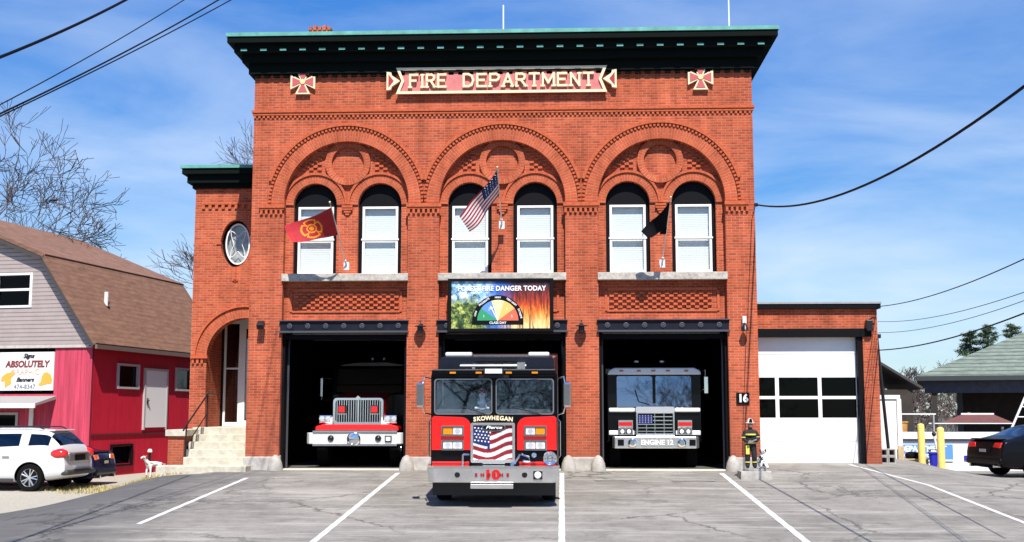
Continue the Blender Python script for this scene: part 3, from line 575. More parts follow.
def strokes(word, x0, x1, z0, h, y0, y1, th, m, parent):
    tot = sum(GL[c][1] + .26 for c in word) - .26; k = (x1 - x0) / tot; x = x0
    for c in word:
        mb = MB()
        def bar(a, b, t=th):
            a, b = Vector((x + a[0] * k, 0, z0 + a[1] * h)), Vector((x + b[0] * k, 0, z0 + b[1] * h)); d = (b - a).normalized() * t * .42; n_ = Vector((-d.z, 0, d.x)).normalized() * t / 2; a, b = a - d, b + d
            mb.hexa([(*(q + s_ * n_ + Vector((0, yy, 0))),) for s_ in (-1, 1) for q, yy in ((a, y0), (b, y0), (b, y1), (a, y1))])
        q_ = 0
        for s_ in GL[c][0]:
            for a, b in zip(s_, s_[1:]): y0_ = y0; y0 = y0 - .0021 * q_; bar(a, b); y0 = y0_; q_ = (q_ + 1) % 9
        for p in SER.get(c, []): y0_ = y0; y0 = y0 + .004; bar((p[0] - .13, p[1]), (p[0] + .13, p[1]), th * .7); y0 = y0_
        if GL[c][0]: mb.obj('letter', m, parent, world=True)
        else: mb.bm.free()
        x += (GL[c][1] + .26) * k
def cross_pts(cx, cz, r):      # Maltese cross with flared arms
    o = []
    for k in range(4):
        a = k * pi / 2; c_, s_ = cos(a), sin(a)
        for p in ((r, .62 * r), (r, -.62 * r), (.22 * r, -.22 * r * .9)) if 0 else ((r, -.60 * r), (r, .60 * r), (.20 * r, .20 * r)): o.append((cx + p[0] * c_ - p[1] * s_, cz + p[0] * s_ + p[1] * c_))
    return o
fs = thing('raised_sign', 'long crimson sign reading FIRE DEPARTMENT in raised gold letters under the cornice', 'sign', (-1.57, 0, 9.87))
fs.rotation_euler = (0, 0, 0)
mb = MB(); out = [(-4.20, 9.87), (1.06, 9.87), (1.06, 9.88), (1.06, 10.53), (-4.20, 10.53)]
outer = [(-4.34, 9.86), (1.20, 9.86), (1.06, 10.06), (1.22, 10.06), (1.10, 10.2), (1.22, 10.34), (1.06, 10.34), (1.20, 10.54), (-4.34, 10.54), (-4.20, 10.34), (-4.36, 10.34), (-4.24, 10.2), (-4.36, 10.06), (-4.20, 10.06)]
mb.slab([[(-4.33, 9.87), (1.19, 9.87), (1.05, 10.2), (1.19, 10.53), (-4.33, 10.53), (-4.19, 10.2)]], -.10, -.012); mb.obj('board', SIGNPINK, fs, world=True)
mb = MB(); o1 = [(-4.36, 9.845), (1.22, 9.845), (1.075, 10.2), (1.22, 10.555), (-4.36, 10.555), (-4.215, 10.2)]; o2 = [(-4.255, 9.915), (1.115, 9.915), (1.0, 10.2), (1.115, 10.485), (-4.255, 10.485), (-4.14, 10.2)]
mb.slab([o1, o2], -.15, -.101); mb.obj('gold_border', CREAM, fs, world=True)
for s_, cx in ((-1, -4.47), (1, 1.33)):
    mb = MB(); mb.slab([[(cx - s_ * .22, 10.2), (cx, 10.05), (cx + s_ * .02, 9.97), (cx + s_ * .14, 9.95), (cx + s_ * .14, 10.45), (cx + s_ * .02, 10.43), (cx, 10.35)]], -.15, -.02); o_ = mb.obj('end_cross_arm', CREAM, fs, world=True)
    mb = MB(); mb.slab([[(cx - s_ * .05, 10.2), (cx + s_ * .09, 10.02), (cx + s_ * .09, 10.38)]], -.157, -.151); mb.obj('inlay', SIGNRED, o_, world=True)
strokes('FIRE', -3.98, -3.02, 10.02, .33, -.19, -.101, .056, CREAM, fs); strokes('DEPARTMENT', -2.56, .86, 10.02, .33, -.19, -.101, .056, CREAM, fs)
for cx, cz, wh in ((-6.86, 10.22, 'left'), (3.67, 10.22, 'right')):
    t = thing('maltese_cross', 'gold edged crimson Maltese cross on the brick, to the %s of the raised lettering' % wh, 'emblem', (cx, 0, cz), group='Maltese crosses under the cornice')
    mb = MB(); mb.slab([cross_pts(0, 0, .33)], -.10, -.01); mb.obj('rim', CREAM, t)
    for k in range(4):
        mb = MB(Matrix.Rotation(k * pi / 2, 4, 'Y')); mb.slab([[(.05, -.025), (.28, -.125), (.28, .125), (.05, .025)]], -.112, -.101); mb.obj('enamel', mat('cross_enamel', (.50, .09, .09), .5), t)
    mb = MB(); mb.lathe([(.07, -.10), (.07, -.125), (.02, -.13)], ax='y', n=14); mb.obj('boss', GOLD, t)

# the colour sign over the middle door
def firepic():
    m, n, l, b = newmat('fire_danger_print'); t = n.new('ShaderNodeTexCoord'); s = n.new('ShaderNodeSeparateXYZ'); l.new(t.outputs['Object'], s.inputs[0])
    def RP(src, stops):
        r = n.new('ShaderNodeValToRGB'); e = r.color_ramp.elements
        while len(e) < len(stops): e.new(.5)
        for q, (p, c) in zip(e, stops): q.position = p; q.color = (*c, 1)
        l.new(src, r.inputs['Fac']); return r.outputs[0]
    def NZ(sc, scl=(1, 1, 1), det=6):
        mp = n.new('ShaderNodeMapping'); mp.inputs['Scale'].default_value = scl; z = n.new('ShaderNodeTexNoise'); z.inputs['Scale'].default_value = sc; z.inputs['Detail'].default_value = det; z.inputs['Roughness'].default_value = .7
        l.new(t.outputs['Object'], mp.inputs[0]); l.new(mp.outputs[0], z.inputs['Vector']); return z.outputs['Fac']
    def MR(src, a, b_, c=0, d=1):
        q = n.new('ShaderNodeMapRange'); q.inputs[1].default_value = a; q.inputs[2].default_value = b_; q.inputs[3].default_value = c; q.inputs[4].default_value = d; l.new(src, q.inputs[0]); return q.outputs[0]
    def MX(a, bb, f, mode='MIX'):
        x = n.new('ShaderNodeMixRGB'); x.blend_type = mode; l.new(a, x.inputs[1]); l.new(bb, x.inputs[2]); l.new(f, x.inputs[0]) if not isinstance(f, float) else setattr(x.inputs[0], 'default_value', f); return x.outputs[0]
    def AD(a, bb, k):
        q = n.new('ShaderNodeMath'); q.operation = 'MULTIPLY_ADD'; q.inputs[1].default_value = k; l.new(bb, q.inputs[0]); l.new(a, q.inputs[2]); return q.outputs[0]
    X, Z = s.outputs[0], s.outputs[2]
    leaf = RP(NZ(9), [(.36, (.008, .018, .006)), (.48, (.05, .10, .02)), (.56, (.30, .36, .06)), (.66, (.62, .60, .25))])
    skyc = RP(NZ(6), [(.38, (.02, .05, .08)), (.50, (.25, .48, .68)), (.62, (.80, .88, .90))])
    left = MX(leaf, skyc, MR(AD(Z, NZ(5), .6), .32, .50))
    fire = RP(AD(MR(Z, -.66, .5, .75, .0), NZ(4, (2.4, 1, .8)), .6), [(.28, (.03, .008, .02)), (.45, (.22, .02, .012)), (.62, (.55, .06, .01)), (.80, (.85, .28, .03)), (1.0, (.95, .7, .3))])
    trunks = RP(NZ(3.2, (5, 1, .35), 3), [(.42, (.08, .02, .015)), (.50, (1, 1, 1))]); fire = MX(fire, trunks, .8, 'MULTIPLY')
    blue = n.new('ShaderNodeRGB'); blue.outputs[0].default_value = (.02, .12, .45, 1)
    mid = MX(left, blue.outputs[0], MR(X, -.5, -.1)); c = MX(mid, fire, MR(X, -.12, .38)); l.new(c, b.inputs['Base Color']); b.inputs['Roughness'].default_value = .45; return m
ds = thing('fire_danger_sign', 'framed FOREST FIRE DANGER TODAY sign with a coloured dial over the middle door', 'sign', (-1.575, -.16, 4.24))
mb = MB(); mb.slab([rect(-1.36, 1.36, -.71, .67), rect(-1.27, 1.27, -.62, .60)], -.10, .13); mb.obj('frame', BLACKP, ds, bevel=.01)
mb = MB(); mb.box(-1.28, 1.28, -.05, .12, -.63, .61); mb.obj('print', firepic(), ds)
text('FOREST FIRE DANGER TODAY', .175, (.03, -.06, .41), TEXTW, ds, off=.005, sx=.93, spacing=1.03)
dc = -.07; dz = -.42
mb = MB(); mb.slab([arc(dc, dz, .66, -.0, pi, 40) + [(dc - .66, dz - .10), (dc + .66, dz - .10)]], -.058, -.051); mb.obj('dial', BLACKP, ds)
cols = [('dial_green', (.02, .28, .11)), ('dial_blue', (.10, .26, .70)), ('dial_straw', (.85, .72, .35)), ('dial_amber', (.85, .48, .12)), ('dial_red', (.75, .13, .06))]
for k, (nm, c) in enumerate(cols):
    a1 = pi - k * pi / 5; a0 = a1 - pi / 5; mb = MB(); mb.slab([[(dc, dz + .005)] + arc(dc, dz + .005, .53, a0, a1, 8)], -.064, -.059); mb.obj('dial_wedge', mat(nm, c, .6), ds)
    am = (a0 + a1) / 2; text(str(k + 1), .10, (dc + .38 * cos(am), -.068, dz + .36 * sin(am)), TEXTW, ds, name='dial_number')
    text(['LOW', 'MODERATE', 'HIGH', 'VERY HIGH', 'EXTREME'][k], .062, (dc + .60 * cos(am), -.062, dz + .60 * sin(am)), TEXTW, ds, name='dial_caption', rot=(pi / 2, -(am - pi / 2), 0), off=.002)
mb = MB(Matrix.Translation((dc, 0, dz)) @ Matrix.Rotation(radians(-27), 4, 'Y')); mb.slab([[(-.012, 0), (.012, 0), (.012, .34), (.04, .34), (0, .44), (-.04, .34), (-.012, .34)]], -.075, -.069); mb.obj('pointer', TEXTW, ds)
text('CLASS DAY', .085, (dc, -.062, dz - .055), TEXTW, ds, off=.002)
n16 = thing('house_number_plate', 'small black plate with the white number 16 on the right hand pier', 'number plate', (4.59, -.01, 1.83))
mb = MB(); mb.box(-.165, .165, -.025, .0, -.15, .15); mb.obj('plate', BLACKP, n16, bevel=.004); text('16', .27, (0, -.03, .0), TEXTW, n16, off=.012, sx=.95)

WHF = mat('white_lamp_housing', (.7, .7, .68), .5)
def walllamp(x, z, label, wide=False, white=False):
    t = thing('wall_lamp', label, 'wall lamp', (x, 0, z), group='lamps on the brick piers')
    mb = MB(); mb.box(-.05, .05, -.03, .0, .0, .12); mb.obj('bracket', BLACKM if not white else WHF, t)
    mb = MB(); mb.tube([(0, -.02, .08), (0, -.12, .14), (0, -.18, .10)], .015); mb.obj('arm', BLACKM, t)
    if white: mb = MB(); mb.box(-.05, .05, -.14, -.03, .12, .30); mb.obj('sensor', WHF, t, bevel=.01); mb = MB(); mb.lathe([(.02, 0), (.06, -.04), (.10, -.16), (.09, -.165), (.02, -.10)], (0, -.18, .1)); mb.obj('lamp_shade', BLACKM, t, smooth=True)
    elif wide: mb = MB(Matrix.Translation((0, -.18, .05)) @ Matrix.Rotation(radians(35), 4, 'X')); mb.box(-.09, .09, -.12, .10, -.06, .08); mb.obj('lamp_head', BLACKM, t, bevel=.015)
    else:
        mb = MB(); mb.lathe([(.015, .10), (.03, .08), (.15, .05), (.15, .035), (.075, .03), (.075, -.13), (.02, -.14)], (0, -.18, 0)); mb.obj('lamp_shade', BLACKM, t, smooth=True)
        mb = MB(); mb.lathe([(.012, .10), (.012, .17), (.03, .18), (.01, .2)], (0, -.18, 0)); mb.obj('finial', STEELE, t)
walllamp(-7.80, 3.68, 'small black square lamp left of the left truck door', wide=True)
walllamp(-3.65, 3.64, 'small black capped lamp on the brick pier left of the colour sign')
walllamp(.50, 3.64, 'small black capped lamp on the brick pier right of the colour sign')
walllamp(4.66, 3.62, 'black lamp with a white sensor box right of the right truck door', white=True)
t = thing('wall_lamp', 'black lamp at the top right corner of the garage annex', 'wall lamp', (8.25, 1.6, 3.72)); mb = MB(); mb.box(-.12, .05, -.2, 0, -.08, .22); mb.obj('lamp_head', BLACKM, t, bevel=.02); mb = MB(); mb.tube([(-.05, -.1, .2), (.06, -.12, .28), (.16, -.1, .27)], .02); mb.obj('arm', BLACKM, t)

# ------------------------------------------------------------------ flags
def flag_grid(mb, A0, A1, B0, B1, nu, nv, wave, pick, ph=0):
    """A0,A1 hoist top/bottom; B0,B1 fly top/bottom. pick(u,v)->material index"""
    A0, A1, B0, B1 = map(Vector, (A0, A1, B0, B1)); nrm = (B0 - A0).cross(A1 - A0).normalized(); G = []
    for i in range(nu + 1):
        u = i / nu; r = []
        for j in range(nv + 1):
            v = j / nv; p = (A0 * (1 - v) + A1 * v) * (1 - u) + (B0 * (1 - v) + B1 * v) * u + nrm * wave * sin(u * 7 + v * 2.2 + ph) * u ** .6 - Vector((0, 0, .10 * wave * 10 * sin(pi * u)))
            r.append(p)
        G.append(r)
    for side in (0, 1):
        o = nrm * .004 * (1 if side else -1); V = [[mb.v(p + o) for p in r] for r in G]
        for i in range(nu):
            for j in range(nv): mb.m = pick((i + .5) / nu, (j + .5) / nv); mb.face([V[i][j], V[i + 1][j], V[i + 1][j + 1], V[i][j + 1]] if side else [V[i][j], V[i][j + 1], V[i + 1][j + 1], V[i + 1][j]])
    return G, nrm
FRED = mat('flag_red', (.36, .010, .016), .8, var=.15); FWHITE = mat('flag_white', (.78, .76, .74), .8); FNAVY = mat('flag_navy', (.012, .018, .10), .8); FBLACK = mat('flag_black', (.006, .006, .007), .9, spec=.1); FORANGE = mat('flag_orange', (.85, .26, .01), .8); FBRIGHT = mat('flag_bright_red', (.72, .012, .015), .8)
def pole(t, base, tip):
    d = (Vector(tip) - Vector(base)).normalized(); mb = MB(); mb.cyl(base, tip, .016, .013, 8); mb.obj('flagpole', ALU, t, world=True)
    mb = MB(); mb.ball(Vector(tip) + d * .02, .028, n=8); mb.obj('finial', GOLD, t, world=True, smooth='all')
    mb = MB(); b = Vector(base); mb.box(b.x - .07, b.x + .07, -.035, 0, b.z - .12, b.z + .08); mb.cyl(b - d * .02, b + d * .16, .03, .03, 8); mb.obj('bracket', WHITE, t, world=True)
def ptat(a, b, k): return Vector(a) * (1 - k) + Vector(b) * k
# red fire service pennant, left bay
b_, tp = (-5.62, -.04, 5.30), (-5.82, -1.35, 6.72)
t = thing('fire_service_flag', 'red swallow tailed flag with an orange fire service cross, left window bay', 'flag', (-5.62, 0, 5.3), group='flags on poles between the windows'); pole(t, b_, tp)
A0, A1 = ptat(b_, tp, .93), ptat(b_, tp, .50)
def fpick(u, v):
    if u > .90 and v > .5: return 1
    X, Z = (u - .50) * 1.42 / .33, (.50 - v) * .70 / .30; r_ = math.hypot(X, Z); a_ = atan2(Z, X) % (pi / 2)
    if r_ < .22: return 2
    if r_ < .34: return 0
    if r_ < .48: return 2
    cr_ = abs(X) < .30 + .42 * abs(Z) * (abs(Z) > abs(X)) if abs(Z) > abs(X) else abs(Z) < .30 + .42 * abs(X)
    if cr_ and r_ < 1.0: return 2 if (r_ > .84 or (min(abs(X), abs(Z)) > .16 + .42 * max(abs(X), abs(Z)))) else 0
    return 0
mb = MB(); G, nrm = flag_grid(mb, A0, A1, A0 + Vector((-1.34, .70, -.34)), A1 + Vector((-1.14, -.25, -.20)), 72, 44, .05, fpick)
mb.obj('flag', [FRED, FBRIGHT, FORANGE], t, world=True, smooth='all')
# national flag, middle bay
b_, tp = (-1.555, -.04, 6.36), (-1.60, -1.35, 7.58)
t = thing('national_flag', 'stars and stripes flag hanging down to the left, middle window bay', 'flag', (-1.555, 0, 6.36), group='flags on poles between the windows'); pole(t, b_, tp)
A0, A1 = ptat(b_, tp, .97), ptat(b_, tp, .50)
def us(u, v):
    if u < .42 and v < 7 / 13: return 2
    return 0 if int(v * 13) % 2 == 0 else 1
mb = MB(); G, nrm = flag_grid(mb, A0, A1 + Vector((0, 0, .08)), A0 + Vector((-1.02, .55, -1.06)), A1 + Vector((-.76, .0, -.92)), 39, 26, .06, us, .6)
mb.obj('flag', [FRED, FWHITE, FNAVY], t, world=True, smooth='all')
mb = MB(); 
for r_ in range(5):
    for c_ in range(6):
        p = G[int(1 + c_ * 2.5)][int(1.5 + r_ * 2.6)]
        for s_ in (1, -1):
            q = nrm * .009 * s_; mb.poly([p + q + Vector((.016 * sin(k * 2 * pi / 5), 0, .016 * cos(k * 2 * pi / 5))) for k in range(5)])
mb.obj('stars', FWHITE, t, world=True)
# black flag, right bay
b_, tp = (2.60, -.04, 5.32), (2.72, -1.35, 6.78)
t = thing('black_flag', 'small plain black flag drooping from its pole, right window bay', 'flag', (2.6, 0, 5.32), group='flags on poles between the windows'); pole(t, b_, tp)
A0, A1 = ptat(b_, tp, .96), ptat(b_, tp, .56)
mb = MB(); flag_grid(mb, A0, A1, A0 + Vector((-.70, .55, -.66)), A1 + Vector((-.50, -.1, -.26)), 20, 12, .06, lambda u, v: 0); flag_grid(mb, A1 + Vector((0, 0, .2)), A1 + Vector((-.16, 0, .2)), A1 + Vector((-.02, 0, -.18)), A1 + Vector((-.18, 0, -.18)), 5, 5, .02, lambda u, v: 0)
mb.obj('flag', FBLACK, t, world=True, smooth='all')
#@@VEH
# ------------------------------------------------------------------ vehicles
def wheel(parent, x, y, z, r=.50, wd=.28, axis='x', rim=True, name='wheel', spokes=0, face=-1):
    """axis: axle direction in the parent's frame; face: which way the outside looks along it"""
    M = Matrix.Translation((x, y, z)) @ (Matrix.Rotation(0, 4, 'Z') if axis == 'x' else Matrix.Rotation(pi / 2, 4, 'Z'))
    if face < 0: M = M @ Matrix.Rotation(pi, 4, 'Z')
    h = wd / 2; mb = MB(M); mb.lathe([(r * .60, -h), (r * .92, -h), (r, -h * .7), (r, h * .7), (r * .95, h), (r * .66, h), (r * .62, h * .8)], ax='x', n=28); ty = mb.obj(name, RUB, parent, smooth=True)
    mb = MB(M)
    if spokes:
        mb.lathe([(r * .615, h * .2), (r * .64, h * .95), (r * .67, h * 1.0), (r * .67, h * .5)], ax='x', n=28); mb.lathe([(r * .14, h * .3), (r * .14, h * .9), (r * .06, h * .92)], ax='x', n=12)
        for k in range(spokes):
            for d in (-.13, .13):
                a = 2 * pi * k / spokes + d; b = 2 * pi * k / spokes + d * 1.6; mb.tube([(h * .8, r * .10 * cos(a), r * .10 * sin(a)), (h * .88, r * .64 * cos(b), r * .64 * sin(b))], r * .055, 5)
        mb.obj('rim', ALU, ty, smooth=True); mb = MB(M); mb.lathe([(r * .60, h * .2), (.01, h * .2)], ax='x', n=20); mb.obj('brake_disc', BLACKM, ty)
    else:
        mb.lathe([(r * .58, h * .4), (r * .60, h * .8), (r * .40, h * .35), (r * .22, h * .4), (r * .2, h * .9), (r * .05, h * .95)], ax='x', n=20); mb.obj('rim', ALU, ty, smooth=True)
    return ty
CLEARW = mat('white_lamp', (.80, .80, .78), .25, coat=.3)
# ---- the engine out on the apron: origin under the middle of the cab face
EX, EY = -1.365, -6.6
fe = thing('fire_engine', 'red and black fire engine with a flag grille, standing out on the apron', 'fire engine', (EX, EY, g(EX, EY) + .03), (math.atan(.061), 0, 0))
o = lambda mb, nm, m, p=None, **k: mb.obj(nm, m, p or fe, **k)
HW = 1.265
mb = MB()   # cab shell
mb.slab([rrect(-HW, HW, .55, 2.62, .06), rrect(-HW + .09, -.055, 1.83, 2.50, .06), rrect(.055, HW - .09, 1.83, 2.50, .06)], 0, .07)
for s_ in (-1, 1): mb.slab([rect(.07, 2.9, .55, 2.62), rrect(.25, 1.15, 1.75, 2.48, .06), rrect(1.5, 2.5, 1.75, 2.48, .06)], s_ * HW, s_ * (HW - .05), 'yz')
mb.box(-HW + .02, HW - .02, .05, 2.9, 2.52, 2.61); mb.box(-HW + .05, HW - .05, 2.84, 2.9, .55, 2.6); mb.box(-HW + .05, HW - .05, .08, 2.84, .9, 1.0)
cab = o(mb, 'cab', mat('black_gloss_paint', (.003, .003, .004), .3, coat=.15, spec=.15), bevel=.02)
DK = MATS['black_gloss_paint']
mb = MB(); mb.box(-HW + .02, HW - .02, -.07, .3, 2.60, 2.70); mb.box(-HW + .03, HW - .03, -.05, .2, 2.56, 2.60); v_ = o(mb, 'visor', DK, bevel=.03)
mb = MB(); mb.box(-HW + .05, HW - .05, -.075, -.03, 2.690, 2.712); mb.obj('visor_trim', CHROME, v_)
for x_ in (-.82, -.30, .30, .82):
    mb = MB(); mb.box(x_ - .06, x_ + .06, -.095, -.065, 2.625, 2.66); mb.obj('marker_light', AMBER, v_)
mb = MB(); mb.box(-.30, .30, -.10, -.01, 2.54, 2.60); mb.box(-.20, .20, -.14, -.07, 2.61, 2.73); o(mb, 'roof_light_housing', BLACKM)
mb = MB(); mb.box(-.17, .17, -.155, -.14, 2.63, 2.72); o(mb, 'scene_light', CLEARW)
for s_ in (-1, 1):
    mb = MB(Matrix.Translation((s_ * .615, .075, 2.165)) @ Matrix.Rotation(radians(-5.5), 4, 'X')); mb.slab([rect(-.56, .56, -.34, .34)], -.003, .003); o(mb, 'windscreen', WIND)
mb = MB(); mb.slab([rrect(-HW + .065, -.035, 1.805, 2.525, .07), rrect(-HW + .09, -.055, 1.83, 2.50, .06)], -.012, .0); mb.slab([rrect(.035, HW - .065, 1.805, 2.525, .07), rrect(.055, HW - .09, 1.83, 2.50, .06)], -.012, .0); o(mb, 'windscreen_trim', mat('trim_grey', (.25, .26, .28), .35, metal=.6))
for s_ in (-1, 1): mb = MB(); mb.slab([rect(.25, 1.15, 1.75, 2.48)], s_ * (HW - .03), s_ * (HW - .025), 'yz'); o(mb, 'side_window', TINT)
# interior
mb = MB(); mb.hexa([(-1.2, .10, 1.4), (1.2, .10, 1.4), (1.2, .75, 1.4), (-1.2, .75, 1.4), (-1.2, .10, 1.84), (1.2, .10, 1.84), (1.2, .6, 1.95), (-1.2, .6, 1.95)]); mb.box(-.4, .4, .3, 2.3, 1.0, 1.75); o(mb, 'dashboard', mat('dash_grey', (.05, .055, .06), .8))
for x_ in (-.72, .72): mb = MB(); mb.box(x_ - .26, x_ + .26, 1.35, 1.5, 1.3, 2.2); mb.box(x_ - .26, x_ + .26, .95, 1.35, 1.2, 1.4); o(mb, 'seat', mat('seat_grey', (.06, .065, .07), .9), bevel=.04)
mb = MB(); mb.box(-.55, 1.0, 2.2, 2.3, 1.55, 1.95)
for k in range(6): mb.box(-.55 + k * .28, -.51 + k * .28, 2.17, 2.2, 1.55, 1.95)
o(mb, 'equipment_rack', GREYP)
mb = MB(Matrix.Translation((.72, .68, 1.98)) @ Matrix.Rotation(radians(60), 4, 'X')); mb.tube([(.21 * cos(a * pi / 10), .21 * sin(a * pi / 10), 0) for a in range(21)], .018); mb.tube([(-.2, 0, 0), (0, 0, -.04), (.2, 0, 0)], .015); o(mb, 'steering_wheel', BLACKM)
for x_, e in ((-.15, -.62), (.95, .35)):
    mb = MB(); mb.tube([(x_, -.02, 1.80), ((x_ + e) / 2, -.035, 1.89), (e, -.03, 1.96)], .011); o(mb, 'wiper', BLACKM)
# front lower panels
for s_ in (-1, 1):
    pts = [(s_ * x_, z) for x_, z in [(HW - .015, 1.10), (HW - .015, 1.74), (HW - .06, 1.775)] + arc(.66, 1.555, .20, pi / 2, pi, 8) + [(.46, 1.10)]]
    mb = MB(); mb.slab([pts], -.018, .0); o(mb, 'red_front_panel', RED, bevel=.004)
    mb = MB(); mb.slab([rect(min(s_ * .50, s_ * 1.24), max(s_ * .50, s_ * 1.24), .835, .875)], -.012, -.001); o(mb, 'red_stripe', RED)
    for z0, z1, up in ((1.38, 1.585, True), (1.10, 1.305, False)):
        xa, xb = sorted((s_ * .60, s_ * 1.05)); mb = MB(); mb.slab([rrect(xa, xb, z0, z1, .02), rrect(xa + .03, xb - .03, z0 + .03, z1 - .03, .01)], -.075, -.018); bz = o(mb, 'lamp_bezel', CHROME)
        mid = (xa + xb) / 2
        for q, (u0, u1) in enumerate(((xa + .035, mid - .006), (mid + .006, xb - .035))):
            amber = up and (q == (0 if s_ < 0 else 1)); mb = MB(); mb.box(u0, u1, -.06, -.02, z0 + .035, z1 - .035); mb.obj('turn_signal' if amber else 'headlight', AMBER if amber else CLEARW, bz, bevel=.008)
            if not amber: mb = MB(); mb.lathe([(.055, -.061), (.05, -.066), (.01, -.068)], ((u0 + u1) / 2, 0, (z0 + z1) / 2), 'y', 14); mb.obj('lens', LENS, bz, smooth=True)
mb = MB(); mb.slab([rrect(-.46, .42, .86, 1.645, .03), rrect(-.41, .37, .92, 1.60, .02)], -.12, -.01); gr = o(mb, 'grille_surround', ALU, bevel=.006)
# flag painted across the grille: waving stripes with a starred canton
mb = MB(); nx, nz = 78, 60; VV = {}
for i in range(nx + 1):
    for j in range(nz + 1):
        x_ = -.41 + .78 * i / nx; z = .92 + .68 * j / nz; VV[i, j] = mb.v((x_, -.085 + .006 * sin(i * .5), z))
for i in range(nx):
    for j in range(nz):
        u, v = (i + .5) / nx, (j + .5) / nz; wv = v + .085 * sin((u - .12) * 5.6) - .10 * u + .03; mb.m = 2 if (u < .42 and wv > .46 - .12 * (u > .36)) else (0 if int((1 - wv) * 8.2 + 8) % 2 else 1)
        mb.face([VV[i, j], VV[i + 1, j], VV[i + 1, j + 1], VV[i, j + 1]])
mb.obj('flag_grille', [mat('grille_stripe_red', (.22, .008, .015), .4), mat('grille_silver', (.75, .75, .75), .4, metal=.3), mat('grille_navy', (.01, .02, .12), .4)], gr)
mb = MB()
for r_ in range(5):
    for c_ in range(5):
        cx, cz = -.375 + c_ * .068 + (r_ % 2) * .03, 1.55 - r_ * .062 - c_ * .008; mb.slab([[(cx + (.024 if k % 2 == 0 else .010) * sin(k * pi / 5), cz + (.024 if k % 2 == 0 else .010) * cos(k * pi / 5)) for k in range(10)]], -.098, -.092)
mb.obj('grille_stars', TEXTW, gr)
mb = MB(); mb.slab([arc(0, 0, 1, 0, 2 * pi, 24)[:-1]], -.112, -.098); bo = mb.obj('badge', BLACKP, gr); bo.scale = (.22, 1, .062); bo.location = (.0, 0, 1.555)
mb = MB(); mb.slab([arc(0, 0, 1, 0, 2 * pi, 24)[:-1]], -.105, -.097); bo2 = mb.obj('badge_rim', CHROME, gr); bo2.scale = (.24, 1, .076); bo2.location = (.0, 0, 1.555)
text('Pierce', .085, (.0, -.116, 1.555), TEXTW, gr, sx=1.5, shear=.3, off=.002)
word = 'SKOWHEGAN'; wd_ = [.86, 1, 1.12, 1.42, 1.08, .88, 1.1, 1.05, 1.1]; acc = 0
for c, w__ in zip(word, wd_):
    u = (acc + w__ / 2) / sum(wd_) * 2 - 1; acc += w__
    text(c, .115, (-.02 + u * .40, -.022, 1.735 - .030 * u * u), CREAM, cab, off=.005, rot=(pi / 2, u * .10, 0), name='letter')
# bumper
mb = MB(); pr = [(-1.30, .05), (-1.30, -.26), (-1.16, -.42), (1.16, -.42), (1.30, -.26), (1.30, .05)]; mb.slab([pr], .50, .81, 'xy'); bp = o(mb, 'bumper', ALU, bevel=.015)
mb = MB(); mb.slab([[(p[0] * 1.005, p[1] * 1.01) for p in pr]], .785, .825, 'xy'); mb.obj('bumper_lip', CHROME, bp)
text('10', .25, (-.02, -.426, .65), mat('numeral_red', (.55, .01, .012), .4), bp, off=.014, sx=1.25)
for i, c in enumerate('ENGINE'): text(c, .085, (-.33 + i * .124, -.434, .65), mat('numeral_dark_red', (.30, .01, .01), .4), bp, off=.006, sx=1.1, name='letter')
for x_ in (-.70, .62): mb = MB(); mb.lathe([(.055, -.421), (.05, -.43), (.03, -.40)], (x_, 0, .655), 'y', 14); mb.obj('tow_eye', BLACKM, bp)
mb = MB(); mb.box(.79, .97, -.45, -.42, .57, .74); fl = mb.obj('fog_lamp', BLACKM, bp, bevel=.01); mb = MB(); mb.lathe([(.07, -.451), (.06, -.47), (.02, -.478)], (.88, 0, .655), 'y', 16); mb.obj('lens', CLEARW, fl, smooth=True)
mb = MB(); mb.box(-.44, .40, -.47, -.20, .39, .48); o(mb, 'front_step', ALU, bevel=.01)
mb = MB(); mb.lathe([(.13, -.24), (.145, -.36), (.13, -.40), (.10, -.385), (.085, -.40), (.03, -.37)], (1.12, 0, .97), 'y', 24); mb.lathe([(.02, -.38), (.05, -.405), (.01, -.41)], (1.12, 0, .97), 'y', 10); o(mb, 'siren', CHROME, smooth=True)
mb = MB(); mb.lathe([(.045, -.02), (.05, -.12), (.02, -.13)], (.80, 0, 1.01), 'y', 12); o(mb, 'air_horn', CHROME, smooth=True)
for pts in ([(-.60, -.05, 1.02), (-.62, -.12, 1.02), (-.62, -.12, .83)], [(-.50, -.05, 1.02), (-.62, -.12, 1.02)], [(.48, -.05, 1.02), (.52, -.14, 1.02), (.42, -.2, .86), (.34, -.2, .83)], [(.56, -.1, 1.02), (.70, -.16, .98), (.72, -.16, .90), (.58, -.16, .90)]):
    mb = MB(); mb.tube(pts, .022, 8); o(mb, 'hose_pipe', CHROME, smooth=True)
mb = MB(); mb.box(-.22, .22, -.13, -.02, .84, .90); o(mb, 'winch_step', ALU)
